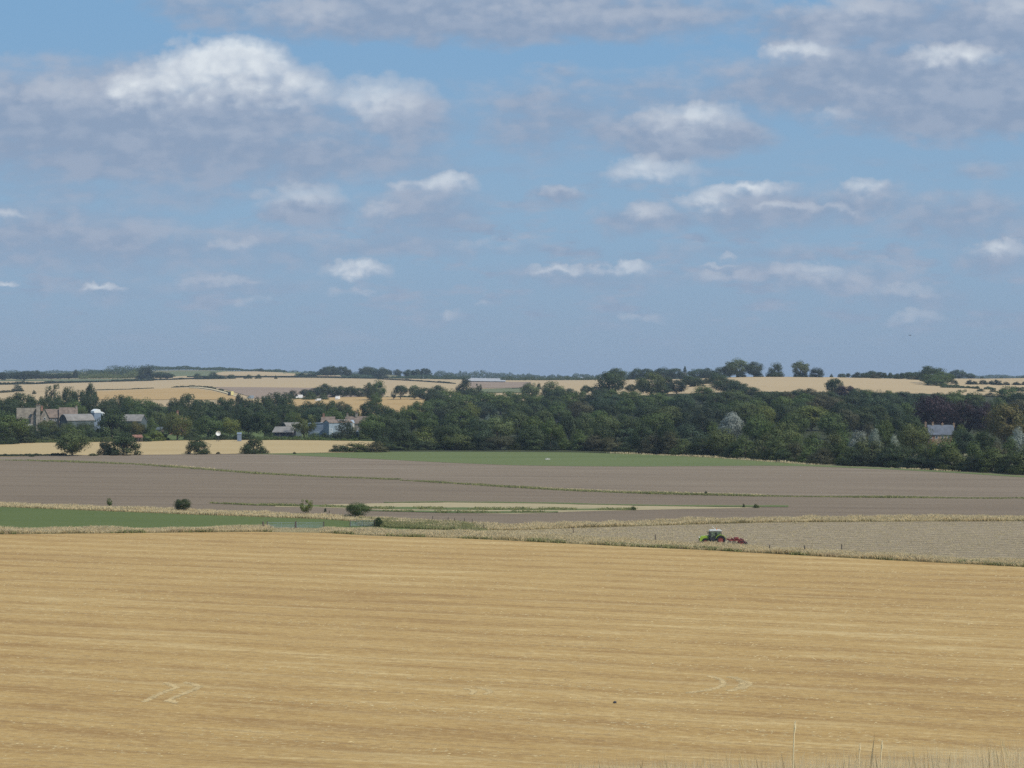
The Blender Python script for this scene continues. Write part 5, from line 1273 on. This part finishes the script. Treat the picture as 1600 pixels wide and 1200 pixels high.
# --- long tiled house
Y = 1010.0; k = Y / F
o = empty('tiled_house', at(559, Y), R(-6)); tag(o, 'long house with a brown tiled roof and a central stone chimney', 'house'); g0 = o.location.z
zt = lambda r: zrow(r, Y) - g0
w, ro = gable(o, 12.4, 6.6, zt(661), zt(651.3), M['stone'], M['browntile'])
chimney(ro, -.6, -.2, zt(652), zt(645.6), 1.15, M['stone'], 2); chimney(ro, -5.6, 0, zt(652), zt(647), .9, M['stone'], 1)
for x_ in (-4.2, -1.4, 1.6, 4.4): window(o, x_, -3.3, 2.7, 1.0, 1.1)
door(o, .2, -3.3, -.1, 1.0, 2.1, 'timber')
o2 = empty('conservatory', at(547, 985), R(30)); tag(o2, 'small bright white gabled building just left of the long tiled house', 'shed'); g0 = o2.location.z
zt = lambda r: zrow(r, 985) - g0
gable(o2, 3.6, 2.6, zt(660.5), zt(656.5), M['offwhite'], M['palesheet'], over=.15, thick=.12); window(o2, .2, -1.3, 3.0, 1.6, 1.4)
Y = 1030.0
o = empty('red_tiled_house', at(513, Y), R(-4)); tag(o, 'house with a reddish tiled roof and brick chimney behind the blue barn', 'house'); g0 = o.location.z
zt = lambda r: zrow(r, Y) - g0
w, ro = gable(o, 6.8, 6.0, zt(661), zt(651.6), M['brick'], M['browntile'])
chimney(ro, -2.6, 0, zt(653), zt(647.6), .9, M['brick'], 2); window(o, -1.2, -3.0, 2.4, 1.0, 1.1); window(o, 1.4, -3.0, 2.4, 1.0, 1.1)

# --- slate-roofed house at right
Y = 800.0; k = Y / F
o = empty('slate_house', at(1469.5, Y), R(-7)); tag(o, 'red brick house with a blue slate roof and four chimneys before the copper trees', 'house'); g0 = o.location.z
zt = lambda r: zrow(r, Y) - g0
xx = lambda u: (u - 1469.5) * k
w, ro = gable(o, 10.2, 7.0, zt(678.3), zt(664.5), M['brick'], M['slate'], over=.3, thick=.2)
MB().box(xx(1459), xx(1483), -3.56, -3.505, -.2, zt(679)).build('buff_front', M['buffbrick'], o)
for u, r in ((1447.5, 659), (1457.8, 659.5), (1472.5, 660.5), (1490, 660.5)):
    chimney(ro, xx(u), .1 if u > 1450 else 2.4, zt(668), zt(r) - .5, .75, M['buffbrick'], 1)
for x_ in (-4.2, -1.9, .6, 3.0): window(o, x_, -3.56 if x_ > -3 else -3.5, zt(685) , .95, 1.3)
window(o, -3.4, -3.5, .9, 1.0, 1.3); window(o, 2.2, -3.56, .9, 1.0, 1.3); door(o, -.7, -3.56, -.1, 1.0, 2.1, 'white')
o = empty('garden_wall', at(1547, 735), R(-5)); tag(o, 'short white garden wall right of the drooping willow-like tree', 'wall')
MB().box(-1.7, 1.7, -.15, .15, -.3, zrow(690.2, 735) - o.location.z).build('wall', M['offwhite'], o)
MB().box(-1.8, 1.8, -.22, .22, zrow(690.2, 735) - o.location.z + .003, zrow(690.2, 735) - o.location.z + .12).build('coping', M['white'], o)
# --- cottage roof in the wood
Y = 1150.0
o = empty('cottage', at(867, Y), R(-20)); tag(o, 'tiny pale cottage roof showing among trees in the middle of the wood', 'cottage'); g0 = o.location.z
zt = lambda r: zrow(r, Y) - g0
w, ro = gable(o, 2.6, 3.0, zt(653.5), zt(650.4), M['offwhite'], M['palesheet'], over=.2, thick=.15); window(o, 0, -1.5, .9, .8, .8)
o = empty('white_pole', at(861.3, 815), 0); tag(o, 'thin white pole standing in the wood below the pale cottage roof', 'pole'); g0 = o.location.z
MB().tube([(0, 0, -.3), (0, 0, zrow(671, 815) - g0)], .10).build('shaft', M['white'], o); MB().tube([(0, 0, zrow(671, 815) - g0), (0, 0, zrow(670.4, 815) - g0)], .16).build('cap', M['steel'], o)
# --- white dish at the field edge
Y = 896.0
o = empty('white_dish', at(341, Y), R(10)); tag(o, 'round bright white dish on a dark stand at the wheat field\'s top edge', 'dish'); g0 = o.location.z
zt = lambda r: zrow(r, Y) - g0
m = MB(); n_ = 20; rows_ = []
for j, rr in enumerate((0.0, .35, .7, .95, 1.12)):
    for i in range(n_):
        a = 2 * math.pi * i / n_; m.V.append((rr * math.cos(a), -.9 + rr * rr * -.35 + .5, zt(677) + rr * math.sin(a)))
for j in range(4):
    for i in range(n_): m.F.append((j * n_ + i, j * n_ + (i + 1) % n_, (j + 1) * n_ + (i + 1) % n_, (j + 1) * n_ + i))
m.build('dish', M['white'], o, True)
m = MB().box(-1.3, -.5, -.5, -.35, zt(679.5), zt(676.6)); m.build('side_panel', M['white'], o)
m = MB().tube([(0, 0, -.2), (0, 0, zt(677))], .14).tube([(-.9, .2, -.2), (0, 0, zt(680))], .08).tube([(.9, .2, -.2), (0, 0, zt(680))], .08); m.build('stand', M['darkgrey'], o)
o = empty('blue_tarpaulin_frame', at(374, 900), R(5)); o.name = 'blue_shed'; tag(o, 'small pale blue shed against the dark trees right of the white dish', 'shed'); g0 = o.location.z
gable(o, 1.9, 2.0, zrow(678, 900) - g0, zrow(676, 900) - g0, M['bluesheet'], M['bluesheet'], over=.12, thick=.1); door(o, 0, -1.0, -.1, .8, 1.7, 'bluesheet')
# --- far white buildings on the flat skyline
for i, (u, r, w_, lab) in enumerate([(836, 592.6, 3.2, 'tiny far white building, leftmost in the dark skyline wood'), (854, 592.6, 5.2, 'far white building, second from left in the dark skyline wood'), (878.5, 590.6, 3.6, 'far white house, third from left in the skyline wood'),
                               (884, 590, 3.0, 'far white house just right of another in the skyline wood'), (906, 590.4, 8, 'widest far white building in the skyline wood'), (937.5, 589.8, 3, 'far white house nearest the big broad tree'),
                               (1032, 585.5, 4.5, 'pale far house gleaming between skyline trees, left one'), (1068, 583.6, 8, 'pale far houses gleaming between skyline trees, right one')]):
    Y = 3900.0 if u < 1000 else 2480.0
    g = ground_at(u, Y); hgt = max(3.2, zrow(r - 1.3, Y) - g.z)
    o = empty('far_house', g, R(rng.uniform(-20, 20))); tag(o, lab, 'house', 'far white houses')
    gable(o, w_ * Y / F * .95, 6.0, hgt * .72, hgt, M['white'], M['asbestos'] if i % 2 else M['palesheet'], over=.2, thick=.2)

# ------------------------------------------------------------------ vehicles
def wheel(root, x, y, r, w, rimmat, tyre=True, rim_r=.6):
    d_ = MB().disc((x, y, r), r * rim_r, w * .7, k=18, r_in=.04).build('wheel', rimmat, root)
    MB().disc((x, y, r), r, w, k=22, r_in=r * rim_r * 1.002).build('tyre', M['black'], d_)
def van(u, Y, rz, L, Wd, H, label, mat='white', group=None, name='white_van', box=False):
    o = empty(name, at(u, Y), rz); tag(o, label, 'van' if 'van' in name else 'trailer' if 'trailer' in name else 'lorry', group)
    hl, hw = L / 2, Wd / 2
    if box:
        MB().box(-hl + L * .27, hl, -hw, hw, .75, H).build('box_body', M[mat], o)
        m = MB(); m.extrude([(-hl, .5), (-hl + L * .25, .5), (-hl + L * .25, H * .82), (-hl + L * .1, H * .82), (-hl, H * .5)], 'y', -hw * .96, hw * .96); m.build('cab', M['darkgrey'] if mat == 'yellowp' else M[mat], o)
        MB().box(-hl + .2, hl - .1, -hw * .8, hw * .8, .45, .74).build('chassis', M['darkgrey'], o)
    else:
        m = MB(); m.extrude([(-hl, .35), (hl, .35), (hl, H * .97), (hl - .2, H), (-hl + L * .3, H), (-hl + L * .14, H * .58), (-hl, H * .5)], 'y', -hw, hw); m.build('body', M[mat], o)
        m = MB(); m.extrude([(-hl + L * .17, H * .6), (-hl + L * .31, H * .6), (-hl + L * .31, H * .92)], 'y', -hw - .02, hw + .02); m.build('side_window', M['glass'], o)
        m = MB(); m.extrude([(-hl + L * .145 - .03, H * .6), (-hl + L * .15 - .03, H * .6), (-hl + L * .3 - .03, H * .96), (-hl + L * .29 - .03, H * .96)], 'y', -hw * .85, hw * .85); m.build('windscreen', M['glass'], o)
    for sx in (-1, 1):
        for sy in (-1, 1):
            wheel(o, sx * L * .33, sy * (hw - .1), .36, .24, M['steel'])
    return o
van(467.5, 1690, R(20), 6.0, 2.1, 3.6, 'white high-sided van at the left end of the parked row', group='white vans by the far hedge')
van(497, 1630, R(8), 5.2, 2.0, 2.2, 'low white van parked in the middle, under the dark shelter belt', group='white vans by the far hedge')
van(527.5, 1660, R(75), 5.4, 2.6, 3.4, 'bright white box van at the right end of the parked row', group='white vans by the far hedge', box=True)
van(391.5, 1690, R(5), 5.6, 2.3, 2.9, 'pale blue-white trailer van right of the narrow black tree', mat='palesheet')
van(413, 1690, R(0), 3.2, 1.7, 1.7, 'small white van half hidden behind trees near the pale blue trailer van')
van(360.5, 1770, R(60), 5.5, 2.4, 4.2, 'yellow lorry parked on the pale track on the far slope', mat='yellowp', name='yellow_lorry', box=True)

# --- tractor (heading left)
gp = unproject(1125, 850.8)[0]
T0 = empty('green_tractor', gp, R(4)); tag(T0, 'lime green tractor with a white-roofed cab working left along the grass verge', 'tractor')
m = MB(); m.extrude([(-3.75, .85), (-3.62, .62), (-2.0, .62), (-2.0, 1.62), (-2.5, 1.62), (-3.45, 1.47), (-3.72, 1.25)], 'y', -.42, .42); m.build('bonnet', M['lime'], T0)
MB().box(-3.80, -3.74, -.30, .30, .72, 1.22).build('grille', M['darkgrey'], T0)
m = MB(); m.extrude([(-3.5, 1.472), (-2.0, 1.63), (-2.0, 1.68), (-3.5, 1.53)], 'y', -.34, .34); m.build('bonnet_top', M['lime'], T0)
MB().box(-3.6, .35, -.28, .28, .5, .84).build('chassis', M['darkgrey'], T0)
MB().box(-1.98, -.7, -.80, .80, .62, 1.25).build('cab_floor', M['darkgrey'], T0)
m = MB()
for x_, xt in ((-1.92, -1.72), (-.72, -.75), (.22, .08)):
    for sy in (-1, 1): m.tube([(x_, sy * .74, 1.22), (xt, sy * .68, 2.42)], .055, 6)
m.box(-1.9, .25, -.76, -.70, 1.18, 1.28).box(-1.9, .25, .70, .76, 1.18, 1.28).box(-1.75, .1, -.70, -.62, 2.36, 2.44).box(-1.75, .1, .62, .70, 2.36, 2.44)
m.build('cab_frame', M['darkgrey'], T0)
gm, TT = newmat('tractor glass')
gb = TT.n('ShaderNodeBsdfGlossy', {'Color': (.75, .85, .9, 1), 'Roughness': .05}); tb = TT.n('ShaderNodeBsdfTransparent', {'Color': (.55, .68, .68, 1)})
TT.n('ShaderNodeOutputMaterial', {'Surface': TT.n('ShaderNodeMixShader', {0: .16, 1: tb.outputs[0], 2: gb.outputs[0]}).outputs[0]})
for sy in (-1, 1):
    m = MB(); m.poly([(-1.88, sy * .735, 1.29), (-.74, sy * .735, 1.29), (-.75, sy * .685, 2.36), (-1.72, sy * .685, 2.36)]); m.poly([(-.70, sy * .735, 1.29), (.2, sy * .735, 1.29), (.08, sy * .685, 2.36), (-.73, sy * .685, 2.36)]); m.build('side_window', gm, T0)
m = MB(); m.poly([(-1.94, -.68, 1.28), (-1.94, .68, 1.28), (-1.75, .62, 2.38), (-1.75, -.62, 2.38)]); m.build('windscreen', gm, T0)
m = MB(); m.extrude([(-1.95, 2.45), (.26, 2.45), (.22, 2.60), (-.1, 2.66), (-1.6, 2.66), (-1.9, 2.58)], 'y', -.80, .80); m.build('cab_roof', M['dusty_white'], T0)
MB().box(-1.3, -.75, -.28, .28, 1.25, 1.5).box(-.85, -.72, -.28, .28, 1.5, 2.05).build('seat', M['black'], T0)
MB().disc((0, 0, 0), .2, .035, k=16, r_in=.16).build('steering_wheel', M['black'], T0)
sw = [c for c in T0.children if c.name.startswith('steering_wheel')][0]; sw.location = (-1.55, 0, 1.72); sw.rotation_euler = (R(90), 0, R(0)); sw.rotation_euler = (R(65), 0, R(90))
MB().box(-1.85, -1.62, -.25, .25, 1.25, 1.62).build('dashboard', M['darkgrey'], T0)
for sy in (-1, 1):
    m = MB()
    pr_ = [(-.02 + 1.0 * math.cos(R(a)), .86 + .98 * math.sin(R(a))) for a in range(12, 172, 10)]
    m.extrude([(p, q) for p, q in pr_] + [(.95 * p, .86 + (q - .86) * .94) for p, q in pr_][::-1], 'y', min(sy * .62, sy * 1.12), max(sy * .62, sy * 1.12)); m.build('mudguard', M['lime'], T0)
    pf = [(-2.75 + .66 * math.cos(R(a)), .56 + .66 * math.sin(R(a))) for a in range(30, 160, 14)]
    m = MB(); m.extrude(pf + [(-2.75 + (p + 2.75) * .95, .56 + (q - .56) * .94) for p, q in pf][::-1], 'y', min(sy * .55, sy * .95), max(sy * .55, sy * .95)); m.build('front_mudguard', M['black'], T0)
    wheel(T0, -.02, sy * .88, .86, .5, M['redpaint'])
    wheel(T0, -2.75, sy * .76, .58, .38, M['redpaint'])
    m = MB().tube([(-3.70, sy * .26, 1.28), (-3.79, sy * .26, 1.28)], .1, 10); m.build('headlight', M['white'], T0)
    m = MB().tube([(-1.85, sy * .74, 2.2), (-2.0, sy * 1.12, 2.2)], .025, 6).box(-2.04, -1.98, min(sy * 1.05, sy * 1.3), max(sy * 1.05, sy * 1.3), 1.8, 2.25); m.build('mirror', M['darkgrey'], T0)
    m = MB()
    for t_ in range(3): m.box(-1.75, -1.25, min(sy * .8, sy * 1.0), max(sy * .8, sy * 1.0), .35 + t_ * .28, .40 + t_ * .28)
    m.build('step', M['darkgrey'], T0)
MB().tube([(-2.08, -.55, .9), (-2.08, -.55, 2.05), (-2.12, -.55, 2.3)], [.11, .10, .07], 10).build('exhaust', M['darkgrey'], T0)
bc = MB().tube([(-.55, .3, 2.66), (-.55, .3, 2.86)], .085, 10).build('beacon', M['orange'], T0)
MB().tube([(-.7, -.2, 2.66), (-1.5, -.25, 3.28)], .028, 6).build('aerial', M['white'], T0)
MB().tube([(.3, -.35, .75), (1.0, -.35, .6)], .05).tube([(.3, .35, .75), (1.0, .35, .6)], .05).tube([(.3, 0, 1.15), (1.0, 0, 1.2)], .045).build('linkage', M['steel'], T0)

# --- trailed red cultivator
C0 = empty('red_cultivator', unproject(1137, 850.6)[0], R(4)); tag(C0, 'worn red cultivator with tines and rear roller hitched behind the green tractor', 'cultivator')
m = MB()
for y_ in (-1.3, 0, 1.3): m.box(.1, 2.6, y_ - .06, y_ + .06, .72, .88)
for x_ in (.1, 1.0, 1.9, 2.6): m.box(x_ - .07, x_ + .07, -1.5, 1.5, .885, 1.0)
m.tube([(-.25, 0, .75), (.1, -.4, .95)], .06).tube([(-.25, 0, .75), (.1, .4, .95)], .06).tube([(.1, 0, 1.0), (.35, 0, 1.35), (1.0, 0, 1.02)], .05)
m.build('frame', M['redpaint'], C0)
for x_ in (.1, 1.0, 1.9):
    for j in range(6):
        y_ = -1.35 + j * .54 + (.18 if x_ == 1.0 else 0)
        MB().tube([(x_, y_, .9), (x_ + .28, y_, .62), (x_ + .2, y_, .28), (x_ - .05, y_, .03)], [.035, .035, .03, .05], 6).build('tine', M['darkgrey'], C0)
rl = MB()
for j in range(16): rl.disc((3.05, -1.45 + j * .19, .3), .3, .07, k=16, r_in=.05)
rl.tube([(3.05, -1.55, .3), (3.05, 1.55, .3)], .06); rl.build('roller', M['darkgrey'], C0)
MB().tube([(2.6, -1.4, .9), (3.05, -1.5, .35)], .05).tube([(2.6, 1.4, .9), (3.05, 1.5, .35)], .05).build('roller_arm', M['redpaint'], C0)
for j in range(5):
    MB().disc((2.35, -1.2 + j * .6, .34), .33, .05, k=16, r_in=.04).build('disc_blade', M['redpaint'], C0)
MB().box(1.2, 1.9, -.5, .5, 1.005, 1.28).build('toolbox', M['redpaint'], C0)

# ------------------------------------------------------------------ gates, posts and small things
def gate(u0, u1, row, label, hgt=1.15, mat='gatepaint'):
    a, b_ = unproject(u0, row)[0], unproject(u1, row)[0]
    L = float(np.hypot(*(b_ - a)[:2])); o = empty('field_gate', a, math.atan2(b_[1] - a[1], b_[0] - a[0])); tag(o, label, 'gate', 'metal field gates')
    m = MB()
    for z_ in (.18, .38, .58, .82, hgt): m.tube([(.12, 0, z_), (L - .12, 0, z_)], .028, 6)
    m.tube([(L * .5, 0, .18), (L * .5, 0, hgt)], .024, 6)
    m.build('bars', M[mat], o)
    m = MB().tube([(.12, 0, .15), (.12, 0, hgt + .03)], .032, 6).tube([(L - .12, 0, .15), (L - .12, 0, hgt + .03)], .032, 6); m.build('frame', M[mat], o)
    m = MB().tube([(.14, .02, .2), (L * .5, .02, hgt)], .02, 6); m.build('brace', M[mat], o)
    for x_ in (0, L): MB().box(x_ - .09, x_ + .09, -.09, .09, -.3, hgt + .25).build('gatepost', M['wooddark'], o)
gate(417.5, 461.5, 825.5, 'left one of two pale blue metal gates across the bare earth gateway')
gate(462.5, 506, 825.3, 'right one of two pale blue metal gates across the bare earth gateway')
gate(547, 585, 823.0, 'pale metal gate behind tall grass beside the small upright bush')
def post(u, row, h, label, grp='fence posts in the grass', s=.07):
    p = unproject(u, row)[0]
    m = MB(); m.extrude([(-s, -s), (s, -s), (s, s), (-s, s)], 'z', -.3, h); m.poly([(-s * .9, -s * .9, h + .002), (s * .9, -s * .9, h + .002), (0, 0, h + .07)])
    m.poly([(s * .9, -s * .9, h + .002), (s * .9, s * .9, h + .002), (0, 0, h + .07)]); m.poly([(s * .9, s * .9, h + .002), (-s * .9, s * .9, h + .002), (0, 0, h + .07)]); m.poly([(-s * .9, s * .9, h + .002), (-s * .9, -s * .9, h + .002), (0, 0, h + .07)])
    o = m.build('fence_post', M['wooddark'], None); o.location = p; o.rotation_euler = (0, R(rng.uniform(-4, 4)), R(rng.uniform(0, 40)))
    tag(o, label, 'post', grp)
post(411, 827, 1.5, 'thick dark gatepost standing left of the two pale blue gates', None, .13)
for u, r in ((700, 817), (710, 818), (726, 818.5), (738, 819.5), (676, 815), (515, 806), (1203, 862), (1315, 861), (1257, 863), (756, 829), (896, 833), (1024, 845)):
    post(u, r, 1.15, 'thin wooden fence post standing in tall dry grass by the fields')
o = empty('feed_sack', unproject(855.5, 718.4)[0], .2); tag(o, 'pale flat sack lying on the green strip before the wood', 'sack')
MB().extrude([(-.9, -.45), (.9, -.5), (.95, .4), (-.85, .5)], 'z', .0, .42).build('sack_body', M['offwhite'], o); MB().box(-.2, .2, -.46, .46, .425, .5).build('fold', M['white'], o)
p = unproject(961, 1099)[0]; bm = bmesh.new(); bmesh.ops.create_icosphere(bm, subdivisions=2, radius=.17)
for v in bm.verts: v.co *= 1 + .25 * math.sin(v.co.x * 31 + v.co.z * 17) * math.cos(v.co.y * 23); v.co.z *= .7
me = bpy.data.meshes.new('clod'); bm.to_mesh(me); bm.free(); me.materials.append(M['dark_timber_shade']); o = bpy.data.objects.new('earth_clod', me); COL.objects.link(o); o.location = (p[0], p[1], p[2] + .08)
tag(o, 'small dark clod of earth alone on the golden stubble', 'clod')
# a bird gliding far off
Yb_ = 420.0
o = empty('bird', ((1422 - 800) / F * Yb_, Yb_, zrow(524, Yb_)), R(30)); tag(o, 'tiny dark bird gliding in the sky above the right-hand hill', 'bird')
V, Fc = [], []
tube(V, Fc, [(-.24, 0, 0), (-.17, 0, .01), (0, 0, .02), (.16, 0, .01), (.24, 0, .0), (.3, 0, -.01)], [.01, .045, .065, .045, .03, .008], 8)
for s in (-1, 1):
    b0 = len(V); V += [(-.10, s * .05, .03), (.09, s * .05, .03), (.10, s * .34, .09), (.0, s * .62, .07), (-.07, s * .60, .07), (-.11, s * .32, .09), (-.10, s * .05, .015), (.09, s * .05, .012), (.10, s * .34, .078), (.0, s * .62, .062), (-.07, s * .60, .062), (-.11, s * .32, .078)]
    Fc += [tuple(b0 + i for i in range(6)), tuple(b0 + 6 + i for i in range(5, -1, -1))] + [(b0 + i, b0 + (i + 1) % 6, b0 + 6 + (i + 1) % 6, b0 + 6 + i) for i in range(6)]
mk('body', V, Fc, M['darkgrey'], o)
b0 = MB(); b0.extrude([(-.24, -.02), (-.24, .02), (-.42, .08), (-.42, -.08)], 'z', -.006, .006); b0.build('tail', M['darkgrey'], o)

# ------------------------------------------------------------------ haze
hm, H_ = newmat('air haze')
pv = H_.n('ShaderNodeVolumePrincipled', {'Color': (0.62, 0.76, 0.95, 1.0), 'Density': 0.00007, 'Anisotropy': 0.0})
H_.n('ShaderNodeOutputMaterial', {'Volume': pv.outputs[0]})
hz_ = MB().box(-9000, 9000, -120, 12500, -2.5, 90).build('haze', hm); tag(hz_, 'thin blue summer haze over the fields', 'haze', kind='stuff')
